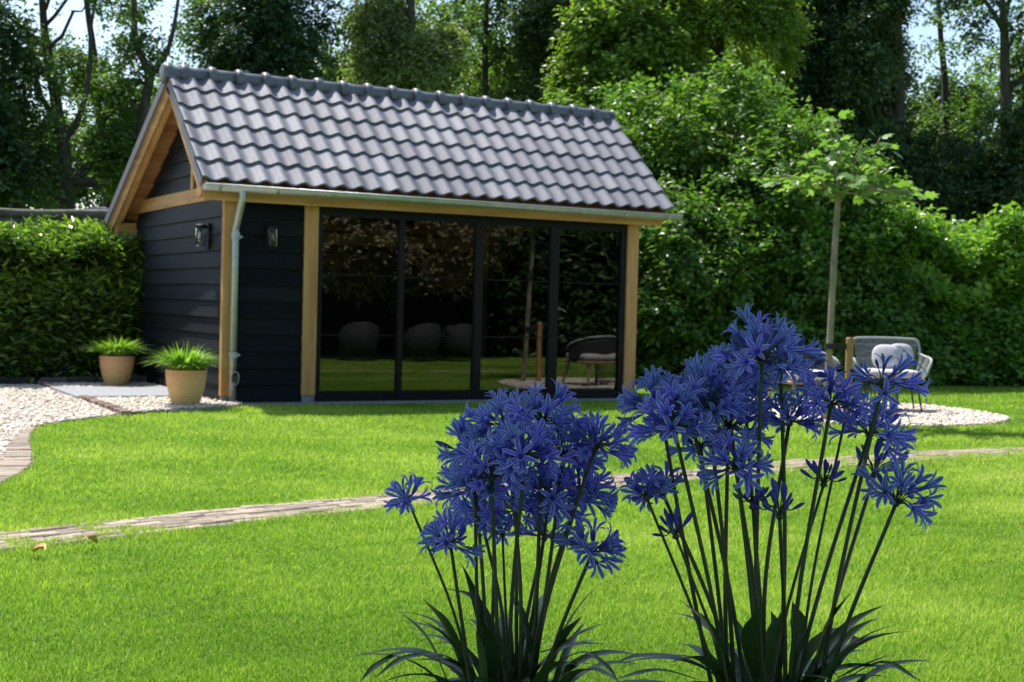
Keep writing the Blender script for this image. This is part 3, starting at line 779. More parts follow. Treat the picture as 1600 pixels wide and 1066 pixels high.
def tree(name, label, base, trunk_pts, tr, crowns, leaf, seed, twigs=5, lpt=9, tl=.5, ll=.13, lw=.085, droop=.2, group=None, cat='tree', branches=14, gap=-.35, bias=.45, flat=.5, trunk_mat='bark', floor=-1., f=1., extra=None):
    """crowns: (centre offset xyz, radii xyz, clusters). Points relative to base"""
    r_ = np.random.default_rng(seed); t = thing(name, base, label, cat, group)
    mb = MB(); tp = spline(trunk_pts, 18); mb.tube(tp, np.linspace(tr, tr*.3, 18), 8)
    for (pp, a, b) in (extra or []):
        q = spline(pp, 12); mb.tube(q, np.linspace(a, b, 12), 7)
    cl = []; out = []
    for k, (c, rad, n) in enumerate(crowns):
        P = ell_points(r_, n, c, rad, bias, floor, seed*13+k, gap, f); cl.append(P); out.append(norm((P-np.array(c))/np.array(rad)+r_.normal(0, .25, P.shape)))
    C = np.vstack(cl); O = np.vstack(out)
    for k in range(branches):                                            # limbs from the trunk out to clumps
        q = C[r_.integers(len(C))]; lo = np.abs(tp[:, 2]-(q[2]-np.linalg.norm(q[:2]-tp[-1][:2])*.7)).argmin(); lo = max(3, min(16, lo))
        pts, rad = limb(tp[lo], q, tr*(.42-.012*lo), .012, r_, 7, .25, .06); mb.tube(pts, rad, 5)
    mb.build('trunk', trunk_mat, t, smooth=True)
    V, F, ti = sprays(C, O, r_, twigs, lpt, tl, ll, lw, droop, tint_c=r_.normal(0, .1, len(C))+.12*lump(C, seed+3, .8), flat=flat)
    link('crown', np_mesh(name, V, F, False, ti), leaf, t)
    return t
def ground_at(px, t):                                                    # a point on the ground t metres ahead under photo column px
    p = at(px, 480, t); return np.array([p[0], p[1], 0.])
def rel(base, pts, t): return [at(x, y, t)-base for x, y in pts]

def hedge(name, label, p0, p1, depth, h0, h1, leaf, seed, n=2600, twigs=4, lpt=9, tl=.28, ll=.11, lw=.05, toppy=.35, rag=.16, rnd_=.15, shoots=0, rp_=3., loose=.12):
    """clipped-ish hedge from p0 to p1 (its front foot line), running back by depth"""
    r_ = np.random.default_rng(seed); p0 = np.array(p0, float); p1 = np.array(p1, float)
    d = p1-p0; L = np.linalg.norm(d); d /= L; nb = np.array([-d[1], d[0]])
    if nb@(p0-CC[:2]) < 0: nb = -nb                                      # away from the camera
    t = thing(name, (p0[0], p0[1], 0), label, 'hedge')
    hh = lambda s: h0+(h1-h0)*s/L
    # solid dark core; its colour paints the shade inside the hedge
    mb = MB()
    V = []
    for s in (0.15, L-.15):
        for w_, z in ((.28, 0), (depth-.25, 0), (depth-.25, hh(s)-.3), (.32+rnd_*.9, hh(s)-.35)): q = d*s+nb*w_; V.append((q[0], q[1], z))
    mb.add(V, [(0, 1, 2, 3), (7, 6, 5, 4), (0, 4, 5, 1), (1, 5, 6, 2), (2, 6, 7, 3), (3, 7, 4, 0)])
    mb.build('twigs', 'shade_core', t)  # one solid block, coloured dark for inner shade, no separate twigs
    k1 = int(n*(1-toppy)); k2 = n-k1
    s = r_.uniform(0, L, k1); z = r_.uniform(.05, 1, k1)*hh(s); w_ = r_.uniform(-.02, .24, k1)+loose*lump(np.c_[s, z, z*0], seed, 2.2)+rnd_*(z/hh(s))**rp_
    A = np.c_[d[0]*s+nb[0]*w_, d[1]*s+nb[1]*w_, z]; oA = np.c_[np.tile(-nb, (k1, 1)), .3+1.2*(z/hh(s))**2*(rnd_ > .2)]
    s = r_.uniform(0, L, k2); w_ = r_.uniform(0, depth, k2); z = hh(s)-.08+rag*lump(np.c_[s, w_, w_*0], seed+1, 2.6)+r_.uniform(-.12, .08, k2)
    B = np.c_[d[0]*s+nb[0]*w_, d[1]*s+nb[1]*w_, z]; oB = np.tile(np.r_[-nb*.15, 1.], (k2, 1))
    C = np.vstack([A, B]); O = norm(np.vstack([oA, oB])+r_.normal(0, .3, (n, 3)))
    V, F, ti = sprays(C, O, r_, twigs, lpt, tl, ll, lw, .08, .3, tint_c=r_.normal(0, .1, n), flat=.45)
    if shoots:
        s = r_.uniform(0, L, shoots); w_ = r_.uniform(.0, depth*.8, shoots); zf = np.clip(w_/max(rnd_, .05), .25, 1)**(1/rp_); z = hh(s)*np.maximum(zf, .7)-.08+rag*lump(np.c_[s, w_, w_*0], seed+1, 2.6)
        C2 = np.c_[d[0]*s+nb[0]*w_, d[1]*s+nb[1]*w_, z]
        V2, F2, t2 = sprays(C2, norm(np.tile([0, 0, 1.], (shoots, 1))+r_.normal(0, .25, (shoots, 3))), r_, 2, 9, tl*.95, ll*1.15, lw, .02, .7, .35, tint_c=r_.normal(.3, .12, shoots), flat=.35)
        F = np.vstack([F, F2+len(V)]); V = np.vstack([V, V2]); ti = np.r_[ti, t2]
    link('foliage', np_mesh(name, V, F, False, ti), leaf, t); return t
M['shade_core'] = surf('dark core for inner shade', (.008, .014, .006), (.02, .03, .012), 12, .95, .9, 30, bdist=.05)

hedge('laurel_hedge', 'glossy green laurel hedge behind the edging blocks beside the house', (-7.5, 3.85), (.6, 3.75), 1.5, 1.86, 1.82, 'laurel', 31, 3600, 4, 9, .3, .125, .046, rag=.16, rnd_=.75, shoots=1300, rp_=3., loose=.2)
hedge('beech_hedge', 'broad leafy green hedge beyond the round gravel bed', (9.2, 2.75), (21, .4), 3.4, 2.4, 2.75, 'hazel_bright', 32, 5200, 4, 10, .4, .135, .095, toppy=.25, rag=.42, rnd_=2.3, shoots=1000, rp_=1.6, loose=.4)
# old fence with a mossy cap and a grey roof behind the laurel
t = thing('old_fence', (-6.5, 6.2, 0), 'weathered fence with mossy top showing above the laurel hedge', 'fence')
pn = MB(); 
for k in range(30): pn.box(k*.26, k*.26+.245, 0, .03, 0, 2.34+.02*math.sin(k*1.7)).build('plank', 'mossy', t); pn = MB()
cp = MB(); cp.tube([(x, .015, 2.36+.03*math.sin(x*2.1)) for x in np.linspace(-.1, 7.9, 40)], .07, 8); cp.build('capping', 'mossy', t, smooth=True)
sb = at(112, 334, 24.5)
t = thing('shed', (sb[0], sb[1], 0), 'low grey shed roof peeping over the old fence', 'shed')
MB().box(-1.2, 1.2, 0, 2, 0, 2.25).build('wall', 'mossy', t)
V = [(-1.4, -.2, 2.3), (1.0, -.2, 2.66), (1.0, 2.2, 2.86), (-1.4, 2.2, 2.5)]; fix(MB().add(V+[(a, b, c-.06) for a, b, c in V], BOXF).build('roof', 'grey_roof', t))

# --- shrubs behind the house on the right
def shrub(px, top, t_, rx, n, seed, label, leaf='hazel', rz=None, ry=None, base_px=None, ll=.115, tl=.45, low=.0, gap=-.5):
    b = ground_at(px, t_); z = CC[2]+(456+(px-800)*.0255-top)/CF*t_
    r_ = np.random.default_rng(seed); stems = [(r_.normal(0, .15, 3)*[1, 1, 0], [r_.normal(0, rx*.4), r_.normal(0, rx*.3), z*.75]) for _ in range(6)]
    ex = [([s0, (np.array(s0)+np.array(s1))/2+r_.normal(0, .12, 3), s1], .045, .012) for s0, s1 in stems]
    return tree('hazel_shrub', label, b, [(0, 0, 0), (.1, .05, z*.3), (.0, .1, z*.6), (.1, 0, z*.85)], .06,
         [((0, 0, z*.52), (rx, ry or rx*.75, z*.50), int(n*.75)), ((rx*.1, -.1, z*.3), (rx*1.05, (ry or rx*.75)*1.05, z*.34), int(n*.25))], leaf, seed, 5, 9, tl, ll, ll*.72, .18, 'hazel shrubs behind the garden house', 'shrub', 10, gap, .4, .5, 'bark', -1., .9, ex)
shrub(905, 150, 24.5, 1.9, 620, 41, 'hazel shrub just right of the ridge end, behind the tiled roof')
shrub(1010, 130, 25.5, 2.3, 900, 42, 'tall hazel shrub behind the right end of the garden house')
shrub(1140, 95, 25.0, 2.2, 980, 43, 'tallest bright hazel shrub beyond the right oak post')
shrub(1250, 190, 23.6, 1.7, 720, 44, 'rounded hazel shrub behind the young flat-crowned tree')
shrub(1075, 300, 22.6, 1.5, 560, 45, 'low dark hazel shrub beside the right oak post', 'hazel')
shrub(1335, 400, 23.8, 1.4, 420, 46, 'low hazel shrub between the young tree and the broad hedge')

# --- tall trees
G = 'tall trees behind the garden'
def big(px, t_, trunk_px, tr, crowns_px, leaf, seed, label, name='tree', extra_px=(), **kw):
    """trunk and crowns laid out on the plane t_ metres ahead"""
    b = ground_at(px, t_); s = t_/CF
    tp = [np.zeros(3)]+rel(b, trunk_px, t_)
    cr = []
    for (cx, cy, rx, rz, n, *ry) in crowns_px:
        c = at(cx, cy, t_)-b; cr.append((c, (rx*s, (ry[0] if ry else rx*s*.85), rz*s), n))
    ex = [(rel(b, pp, t_), a, e) for pp, a, e in extra_px]
    return tree(name, label, b, tp, tr, cr, leaf, seed, group=G, extra=ex, **kw)
big(-30, 27, [(-25, 300), (-40, 100), (-30, -120)], .22, [(-60, 120, 105, 230, 380), (0, 260, 80, 100, 140)], 'dark_leaf', 51, 'dense dark tree over the left end of the laurel hedge', tl=.55)
big(106, 28, [(105, 326), (99, 233), (90, 176), (79, 105), (71, 60), (66, 0), (60, -120)], .17, [(90, 20, 120, 120, 85), (60, 180, 75, 80, 52), (110, 285, 85, 55, 75), (60, -110, 130, 80, 30)], 'ash_leaf', 52, 'slender tree with a curved bare trunk and open airy crown',
    extra_px=[([(92, 190), (64, 150), (52, 100), (38, 40)], .07, .02), ([(97, 225), (125, 180), (140, 110), (142, 40), (160, -40)], .08, .02), ([(103, 290), (140, 280), (160, 300), (166, 330)], .05, .02)], gap=.1, tl=.5, lpt=13, ll=.095, lw=.06, branches=20)
big(176, 29.5, [(170, 326), (168, 240), (150, 150), (146, 80), (135, 0), (130, -100)], .14, [(170, 50, 95, 100, 60), (165, 220, 80, 80, 85), (180, 295, 60, 45, 60)], 'ash_leaf', 53, 'slim dark tree between two thin trunks with gaps of sky',
    extra_px=[([(160, 190), (185, 120), (205, 60), (215, -40)], .06, .02)], gap=.1, tl=.5, lpt=13, ll=.095, lw=.06, branches=20)
big(222, 28.5, [(212, 326), (218, 220), (232, 130), (232, 112), (212, 64), (210, 0), (205, -100)], .14, [(235, 20, 70, 90, 42), (215, 190, 55, 80, 60)], 'ash_leaf', 54, 'forked thin tree rising beside the gable peak',
    extra_px=[([(232, 140), (240, 110), (259, 86), (272, 40), (284, -40)], .08, .03)], gap=.1, tl=.5, lpt=13, ll=.095, lw=.06, branches=16)
big(415, 33, [(410, 250), (405, 100), (415, -100)], .3, [(412, 60, 105, 125, 470), (400, 190, 105, 100, 230), (415, -80, 115, 90, 120)], 'dark_leaf', 55, 'big dense dark tree rising behind the left half of the roof', tl=.6, lpt=12, ll=.115, lw=.07, gap=-.12)
big(640, 35, [(650, 250), (645, 100), (640, -60)], .22, [(640, 60, 95, 110, 260), (700, 130, 85, 75, 170), (600, 150, 55, 65, 90), (640, -80, 110, 80, 70)], 'willow_leaf', 56, 'pale grey green tree with loose drooping foliage behind the roof ridge', tl=.7, ll=.16, lw=.06, droop=.5, gap=-.02, branches=30)
big(765, 37, [(762, 250), (758, 100), (764, -80)], .16, [(770, 30, 55, 80, 80), (740, 170, 50, 45, 40)], 'ash_leaf', 57, 'narrow tree with a thin dark trunk between the pale and the dark tree', gap=-.1, tl=.6)
big(855, 36, [(855, 260), (850, 100), (852, -60)], .3, [(850, 60, 85, 130, 620), (850, -60, 90, 90, 200), (870, 190, 80, 80, 250)], 'dark_leaf', 58, 'dark narrow tree behind the right half of the roof', tl=.6, lpt=12, ll=.115, lw=.07, gap=-.12)
big(985, 33, [(980, 250), (975, 120), (985, 0)], .22, [(985, 95, 100, 110, 620), (940, 150, 70, 70, 220), (1020, 40, 80, 60, 200)], 'maple_leaf', 59, 'yellow green tree above the right end of the ridge', tl=.55, ll=.15, lw=.11)
big(1120, 34, [(1120, 250), (1125, 100), (1120, -40)], .25, [(1120, 30, 110, 110, 520), (1070, 90, 80, 70, 220)], 'maple_leaf', 60, 'light green tree topping the tallest hazel shrub', tl=.6, lpt=12, ll=.115, lw=.07, gap=-.12)
big(1260, 38, [(1265, 300), (1270, 100), (1260, -80)], .28, [(1260, 90, 105, 150, 900), (1300, 260, 90, 130, 480), (1250, -50, 110, 60, 200)], 'dark_leaf', 61, 'dense dark tree behind the young flat-crowned tree', tl=.65, lpt=12, ll=.115, lw=.07, droop=.35)
big(1400, 37, [(1400, 300), (1405, 120), (1395, -80)], .26, [(1395, 120, 95, 170, 820), (1420, 310, 110, 120, 480), (1390, -50, 100, 60, 160)], 'dark_leaf', 62, 'dark tall tree above the start of the broad hedge', tl=.65, lpt=12, ll=.115, lw=.07, droop=.35)
big(1480, 40, [(1478, 320), (1477, 144), (1470, 60), (1462, -60)], .16, [(1500, 220, 65, 100, 90), (1500, 330, 90, 70, 140), (1490, 40, 60, 70, 34)], 'ash_leaf', 63, 'thin tree with an open crown left of the bare trunk', tl=.6, gap=-.1)
big(1575, 36, [(1576, 330), (1573, 200), (1571, 131), (1569, 44), (1566, 0), (1560, -90)], .2, [(1590, 250, 80, 110, 220), (1650, 80, 70, 110, 110), (1540, -5, 80, 60, 40), (1560, -90, 130, 55, 50), (1600, 330, 100, 70, 180)], 'dark_leaf', 64, 'tree with a straight bare trunk and fork above the hedge',
    extra_px=[([(1569, 50), (1552, 20), (1530, -10), (1500, -50)], .08, .03), ([(1568, 30), (1580, -10), (1590, -60)], .07, .03)], tl=.6, gap=-.15)
big(1690, 37, [(1690, 300), (1695, 100), (1690, -80)], .25, [(1690, 120, 80, 190, 420)], 'dark_leaf', 65, 'dark tree at the far end of the broad hedge', tl=.65)
for (px, t_, top, bot, rx, leaf, n, lab) in (
    (30, 43, 170, 330, 95, 'far_leaf', 190, 'mid green far tree behind the curved bare trunk'), (165, 45, 185, 330, 85, 'far_leaf', 170, 'mid green far tree glimpsed between the slim trunks left of the gable'),
    (285, 44, 120, 300, 70, 'far_leaf', 170, 'far green tree just behind the gable peak'), (520, 46, 70, 280, 75, 'far_leaf', 230, 'far green tree filling the gap beside the pale drooping tree'),
    (700, 47, -20, 280, 90, 'far_leaf', 300, 'far green tree behind the pale drooping tree'), (800, 45, 40, 280, 75, 'maple_leaf', 240, 'far light green tree over the middle of the ridge'),
    (930, 46, -30, 280, 90, 'maple_leaf', 320, 'far yellow green tree behind the dark narrow tree'), (1060, 45, -20, 300, 90, 'maple_leaf', 300, 'far light green tree over the hazel shrubs'),
    (1190, 47, -40, 300, 95, 'far_leaf', 330, 'far green tree between the light and the dark crowns'), (1330, 46, -30, 340, 85, 'far_leaf', 300, 'far green tree between the two dark tall trees'),
    (1490, 45, 95, 350, 80, 'far_leaf', 260, 'far light tree behind the bare trunks over the hedge'), (1600, 47, 60, 350, 85, 'far_leaf', 260, 'far green tree beyond the straight bare trunk')):
    c = (top+bot)/2; hz = (bot-top)/2
    big(px, t_, [(px, bot), (px+4, c), (px, top+40)], .22, [(px, c-hz*.15, rx, hz*.85, int(n*.7)), (px+10, c+hz*.5, rx*1.1, hz*.5, int(n*.3))], leaf, 200+px, lab, tl=.75, lpt=11, ll=.17, lw=.11, gap=-.35, branches=6)
# far woodland: one mass
r_ = np.random.default_rng(77); n = 1900
pxs = r_.uniform(-500, 2100, n); tt = r_.uniform(39, 47, n)
C = np.array([at(x, 480, t)*[1, 1, 0] for x, t in zip(pxs, tt)]); hmax = 3.0+1.0*lump(np.c_[pxs*.012, pxs*0, pxs*0], 3, 1.)+1.8*np.clip((pxs-300)/500, 0, 1)
C[:, 2] = r_.uniform(0, 1, n)**.8*np.maximum(hmax, 1.5)
V, F, ti = sprays(C, norm(r_.normal(0, 1, C.shape)+[0, -.4, .5]), r_, 5, 8, .8, .24, .17, .15)
tag(link('woodland', np_mesh('woodland', V, F, False, ti), 'dark_leaf'), 'far dark green woodland behind the trees', 'woodland', kind='stuff')

# --- out of frame, seen in the glass: hedge, copper beech, lounge chairs
hedge('boundary_hedge', 'dark clipped hedge mirrored in the glass front', (1.8, -14.6), (17, -10.6), 1.2, 2.6, 2.8, 'dark_leaf', 33, 1500, 4, 8, .42, .2, .13)
tree('copper_beech', 'bronze leaved tree mirrored in the left glass panes', (7.2, -11.4, 0), [(0, 0, 0), (.05, 0, 1.2), (0, .1, 2.6)], .1, [((-.3, 0, 3.1), (2.6, 1.8, 1.7), 850)], 'copper_leaf', 66, 5, 9, .45, .12, .08, .3, None, 'tree', 10, -.6, .4)
def tub_chair(loc, rz, label):
    t = thing('tub_chair', loc, label, 'lounge chair', 'grey tub chairs on the far lawn', rz)
    V = []; F = []; n = 20
    for lay, (dr) in enumerate((0, .05)):
        for i, z in enumerate((.12, .4, .78)):
            for j in range(n+1):
                a = math.pi*(-.25+1.5*j/n); r2 = .36+.05*i/2-dr; zz = z if i < 2 else .45+.33*max(0, math.sin(a))**.6 if math.sin(a) > 0 else .45
                V.append((r2*math.cos(a), r2*math.sin(a), zz))
    w_ = n+1
    for lay in (0, 3):
        for i in range(2):
            for j in range(n): q = ((lay+i)*w_+j, (lay+i)*w_+j+1, (lay+i+1)*w_+j+1, (lay+i+1)*w_+j); F.append(q if lay == 0 else q[::-1])
    for j in range(n): F.append((2*w_+j, 2*w_+j+1, 5*w_+j+1, 5*w_+j)); F.append((j+1, j, 3*w_+j, 3*w_+j+1))
    MB().add(V, F).build('shell', 'grey_tub', t, smooth=True)
    V, F = soft_box(.32, .32, .07, 8, 3); MB().add(V, F).build('seat', 'cushion', t, smooth=True, loc=(0, -.02, .36))
    for sx in (-1, 1):
        for sy in (-1, 1): MB().tube([(sx*.22, sy*.2, .3), (sx*.25, sy*.23, 0)], .015, 6).build('leg', 'leg_metal', t)
for (x, y, rz, lb) in ((5.9, -10.4, .2, 'grey tub chair standing apart from two others, mirrored in the glass'), (7.1, -10.1, -.1, 'grey tub chair between its two neighbours, mirrored in the glass'), (8.0, -10.2, .3, 'grey tub chair nearest the mirrored trunk in the glass front')): tub_chair((x, y, 0), rz, lb)

# ================================================================== YOUNG FLAT-CROWNED TREE
TB0 = np.array([5.76, -3.36, 0.]); TT = 15.2
yt = thing('young_tree', TB0, 'young tree with pale thin trunk and flat trained crown by the gravel', 'tree')
tr_pts = spline([(0, 0, 0)]+[at(x, y, float((TB0-CC)@_f))-TB0 for x, y in ((1293, 600), (1296, 545), (1302, 430), (1306, 360), (1309, 318), (1309, 290))], 30)
MB().tube(tr_pts, np.linspace(.040, .032, 30), 10).build('trunk', 'pale_bark', yt, smooth=True)
top = tr_pts[-3]; r_ = np.random.default_rng(91)
lm = None
def plane_leaf():
    # broad lobed blade
    out = [(0, 0), (.35, .12), (.55, .38), (.32, .48), (.38, .8), (.12, .72), (0, 1.05), (-.12, .72), (-.38, .8), (-.32, .48), (-.55, .38), (-.35, .12)]
    V = [(0, .42, .03)]+[(x, y, -.10*abs(x)-.16*max(0, y-.5)**1.0+.02) for x, y in out]
    F = [(0, i+1, (i+1) % 12+1) for i in range(12)]
    me = py_mesh('leaf', [(x*.15, y*.15, z*.15) for x, y, z in V], F, True); me.materials.append(M['plane_leaf'])
    a = me.attributes.new('tint', 'FLOAT', 'POINT'); a.data.foreach_set('value', np.full(13, .5, np.float32)); return me
LM = [plane_leaf() for _ in range(3)]
for me, v in zip(LM, (.3, .55, .85)): me.attributes['tint'].data.foreach_set('value', np.full(13, v, np.float32))
from mathutils import Quaternion
nleaf = 0
def branch(p0, p1, r0, k, up=.05, jitter=.05):
    global nleaf; k = int(k*1.16)
    pts, rad = limb(p0, p1, r0, r0*.35, r_, 9, .12, up); MB().tube(pts, rad, 6).build('branch', 'pale_bark', yt, smooth=True)
    L = np.linalg.norm(np.array(p1)-np.array(p0)); d = norm(np.array(p1)-np.array(p0))
    for i in range(k):
        s = .12+.9*(i+r_.uniform(0, .8))/k; j = min(int(s*8), 7); q = np.array(pts[j])+(np.array(pts[j+1])-np.array(pts[j]))*(s*8-j)
        q = q+r_.normal(0, jitter, 3)
        az = r_.uniform(0, 2*math.pi); dr = norm(np.array([math.cos(az), math.sin(az), r_.normal(-.25, .35)])+d*.5)
        o = link('leaf', LM[r_.integers(3)], None, yt, q)
        nrm = norm(np.array([r_.normal(0, .45), r_.normal(0, .45), 1])); x = norm(np.cross(dr, nrm)); z = np.cross(x, dr)
        o.rotation_euler = Matrix((x, dr, z)).transposed().to_euler(); sc = r_.uniform(.65, 1.2); o.scale = (sc, sc, sc); nleaf += 1
rt_ = CR*[1, 1, 0]/np.linalg.norm(CR[:2]); fw = _f*[1, 1, 0]/np.linalg.norm(_f[:2])
for (a, b, z, k) in ((-.88, 0, .14, 26), (-.6, .5, .12, 16), (-.55, -.55, .1, 16), (.9, .0, .02, 24), (.72, -.4, -.02, 18), (.6, .5, .08, 16), (0, .75, .1, 14), (.05, -.75, .08, 16), (.35, -.2, .05, 10), (-.3, .2, .1, 10)):
    branch(top, top+rt_*a+fw*b+np.array([0, 0, z]), .022, k)
for (a, b, z, k) in ((-.12, .0, .72, 14), (.02, .1, .85, 12), (.45, 0, .62, 16), (.62, .1, .42, 12), (-.35, .1, .45, 12), (.2, -.2, .5, 10), (-.1, -.3, .45, 10)):
    branch(top+rt_*a*.3+fw*b*.3, top+rt_*a+fw*b+np.array([0, 0, z]), .014, k)
print('young tree leaves', nleaf)
def stake(off, h, label):
    p = TB0+off; t = thing('tree_stake', p, label, 'stake')
    MB().lathe([(0, -.1), (.042, -.1), (.042, h-.015), (.034, h), (0, h)], 14).build('post', 'stake', t, smooth=False)
    return t
s1 = rt_*.27+fw*.1; s2 = -rt_*.27+fw*.1
stake(s1, .93, 'round wooden stake strapped beside the trunk of the young tree')
sp = MB(); zt = .83; off = tr_pts[np.abs(tr_pts[:, 2]-zt).argmin()]
for a, b in ((s1, off*[1, 1, 0]),):
    n_ = norm(np.cross(b-a, [0, 0, 1.]))*.006
    for sgn in (.05,):
        V = [a-n_+[0, 0, zt-.03], b-n_+[0, 0, zt-.03], b+n_+[0, 0, zt-.03], a+n_+[0, 0, zt-.03], a-n_+[0, 0, zt+.03], b-n_+[0, 0, zt+.03], b+n_+[0, 0, zt+.03], a+n_+[0, 0, zt+.03]]
        sp.add(V, BOXF)
sp.lathe([(.052, zt-.03), (.057, zt-.03), (.057, zt+.03), (.052, zt+.03)], 16, off*[1, 1, 0])
tag(sp.build('tree_strap', 'strap', None, loc=TB0), 'black rubber strap tying the young tree to its stake', 'strap')

# ================================================================== GARDEN CHAIRS
def rope_chair(loc, rz, label):
    t = thing('rope_chair', loc, label, 'garden chair', None, rz)             # faces -y
    W, D = .41, .36
    back = spline([(-W*.82, .26, .40), (-W, .34, .60), (-W*1.0, .40, .78), (-W*.92, .42, .865), (-W*.6, .43, .88), (0, .44, .885), (W*.6, .43, .88), (W*.92, .42, .865), (W, .40, .78), (W, .34, .60), (W*.82, .26, .40)], 60)
    MB().tube(back, .014, 8).build('back_frame', 'rope', t, smooth=True)
    st = [(-W*.82, .26, .40), (W*.82, .26, .40), (W*.86, -.30, .40), (-W*.86, -.30, .40)]
    seat = []
    for i in range(4):
        a, b = np.array(st[i]), np.array(st[(i+1) % 4]); seat += [a+(b-a)*s for s in np.linspace(0, 1, 6)[:-1]]
    MB().tube(seat, .014, 8, closed=True).build('seat_frame', 'leg_metal', t, smooth=True)
    for sx in (-1, 1):
        arm = spline([(sx*W*1.0, .39, .70), (sx*W*1.12, .2, .67), (sx*W*1.16, -.05, .655), (sx*W*1.1, -.27, .62), (sx*W*.98, -.32, .5), (sx*W*.86, -.30, .40)], 24)
        ar = MB(); ar.tube(arm, .014, 8); a_o = ar.build('arm_frame', 'rope', t, smooth=True)
        w_ = MB()
        for s in np.linspace(.06, .8, 15):
            q = arm[int(s*23)]; y = .26-s*.62; w_.tube([q, (sx*W*.84, max(-.29, y), .41)], .0042, 5)
        w_.build('rope_weave', 'rope', a_o)
    w_ = MB()
    for x in np.linspace(-.95, .95, 34):
        zt = .878 if abs(x) < .85 else .855
        w_.tube([(x*W*.98, .43-.01*abs(x), zt), (x*W*.92, .37, .66), (x*W*.8, .265, .405)], .0042, 5)
    for z, y, k in ((.80, .405, 1.0), (.62, .352, 1.0)): w_.tube([(-W*k, y, z), (W*k, y, z)], .004, 5)
    w_.build('rope_weave', 'rope', t)
    V, F = soft_box(.34, .30, .055, 10, 5); MB().add(V, F).build('seat_cushion', 'cushion', t, smooth=True, loc=(0, -.02, .455))
    for sx in (-1, 1):
        MB().tube([(sx*W*.7, -.25, .40), (sx*W*.86, -.33, 0.01)], .011, 8).build('leg', 'leg_metal', t)
        MB().tube([(sx*W*.7, .22, .40), (sx*W*.86, .30, 0.01)], .011, 8).build('leg', 'leg_metal', t)
    return t
CH = np.array([7.68, -2.30, .012]); CRZ = -.62
ch1 = rope_chair(CH, CRZ, 'grey rope garden chair with light cushions on the round gravel bed')
def chair_pt(x, y, z): c, s = math.cos(CRZ), math.sin(CRZ); return (CH[0]+c*x-s*y, CH[1]+s*x+c*y, CH[2]+z)
def pillow(x, y, z, tilt, rz, label):
    V, F = soft_box(.165, .065, .155, 10, 2.8); o = MB().add(V, F).build('pillow', 'cushion', None, smooth=True, loc=chair_pt(x, y, z), rot=(tilt, 0, CRZ+rz)); tag(o, label, 'pillow')
pillow(-.03, .16, .655, -.35, -.12, 'pale pillow leaning forward in the grey rope chair')
pillow(.16, .235, .67, -.28, .2, 'pale pillow tucked behind the other in the rope chair')
# low wooden armchair, seen mirrored in the glass too
def low_chair(loc, rz, label):
    t = thing('wooden_armchair', loc, label, 'garden chair', None, rz)
    W = .36
    for sx in (-1, 1):
        MB().tube([(sx*.26, -.22, .38), (sx*.33, -.30, .01)], [.024, .017], 8).build('leg', 'chair_wood', t)
        MB().tube([(sx*.26, .22, .38), (sx*.33, .30, .01)], [.024, .017], 8).build('leg', 'chair_wood', t)
    MB().box(-.34, .34, -.29, .29, .345, .385).build('seat_rail', 'chair_wood', t, bevel=.01)
    V, F = soft_box(.33, .30, .06, 10, 5); MB().add(V, F).build('seat_cushion', 'cushion', t, smooth=True, loc=(0, -.02, .443))
    n = 24; V = []; F = []
    for dr in (0, .028):
        for i in range(5):
            s = i/4
            for j in range(n+1):
                a = math.pi*j/n; hgt = .38+(.20+.17*math.sin(a)**.7)*s; rr = .37+.05*s-dr
                V.append((rr*math.cos(a), -.1+(rr*.98)*math.sin(a), hgt))
    w_ = n+1
    for lay in (0, 5):
        for i in range(4):
            for j in range(n): q = ((lay+i)*w_+j, (lay+i)*w_+j+1, (lay+i+1)*w_+j+1, (lay+i+1)*w_+j); F.append(q if lay == 0 else q[::-1])
    for j in range(n): F.append((4*w_+j, 4*w_+j+1, 9*w_+j+1, 9*w_+j)); F.append((j+1, j, 5*w_+j, 5*w_+j+1))
    sh = MB().add(V, F).build('shell', 'dark_weave', t, smooth=True)
    rim = [V[4*w_+j] for j in range(n+1)]; MB().tube(rim, .016, 8).build('rim', 'rope', sh, smooth=True)
    return t
low_chair((6.34, -2.30, .012), -.15, 'low dark woven armchair on wooden legs near the young tree')
# wire side table
tp_ = on_z(1392, 648, .012); tp_[:2] += np.array([.05, .1])
t = thing('side_table', (7.0, -2.86, .012), 'round wire side table in front of the grey rope chair', 'side table')
MB().lathe([(0, .425), (.225, .425), (.23, .432), (.23, .445), (.225, .45), (0, .45)][::-1], 32).build('table_top', 'leg_metal', t)
for rr, z in ((.215, .012), (.22, .415)):
    MB().tube([(rr*math.cos(a), rr*math.sin(a), z) for a in np.linspace(0, 2*math.pi, 36, endpoint=False)], .007, 6, closed=True).build('ring', 'leg_metal', t, smooth=True)
for a in np.linspace(0, 2*math.pi, 30, endpoint=False):
    MB().tube([(.22*math.cos(a), .22*math.sin(a), .425), (.215*math.cos(a), .215*math.sin(a), .005)], .0045, 5).build('rod', 'leg_metal', t)

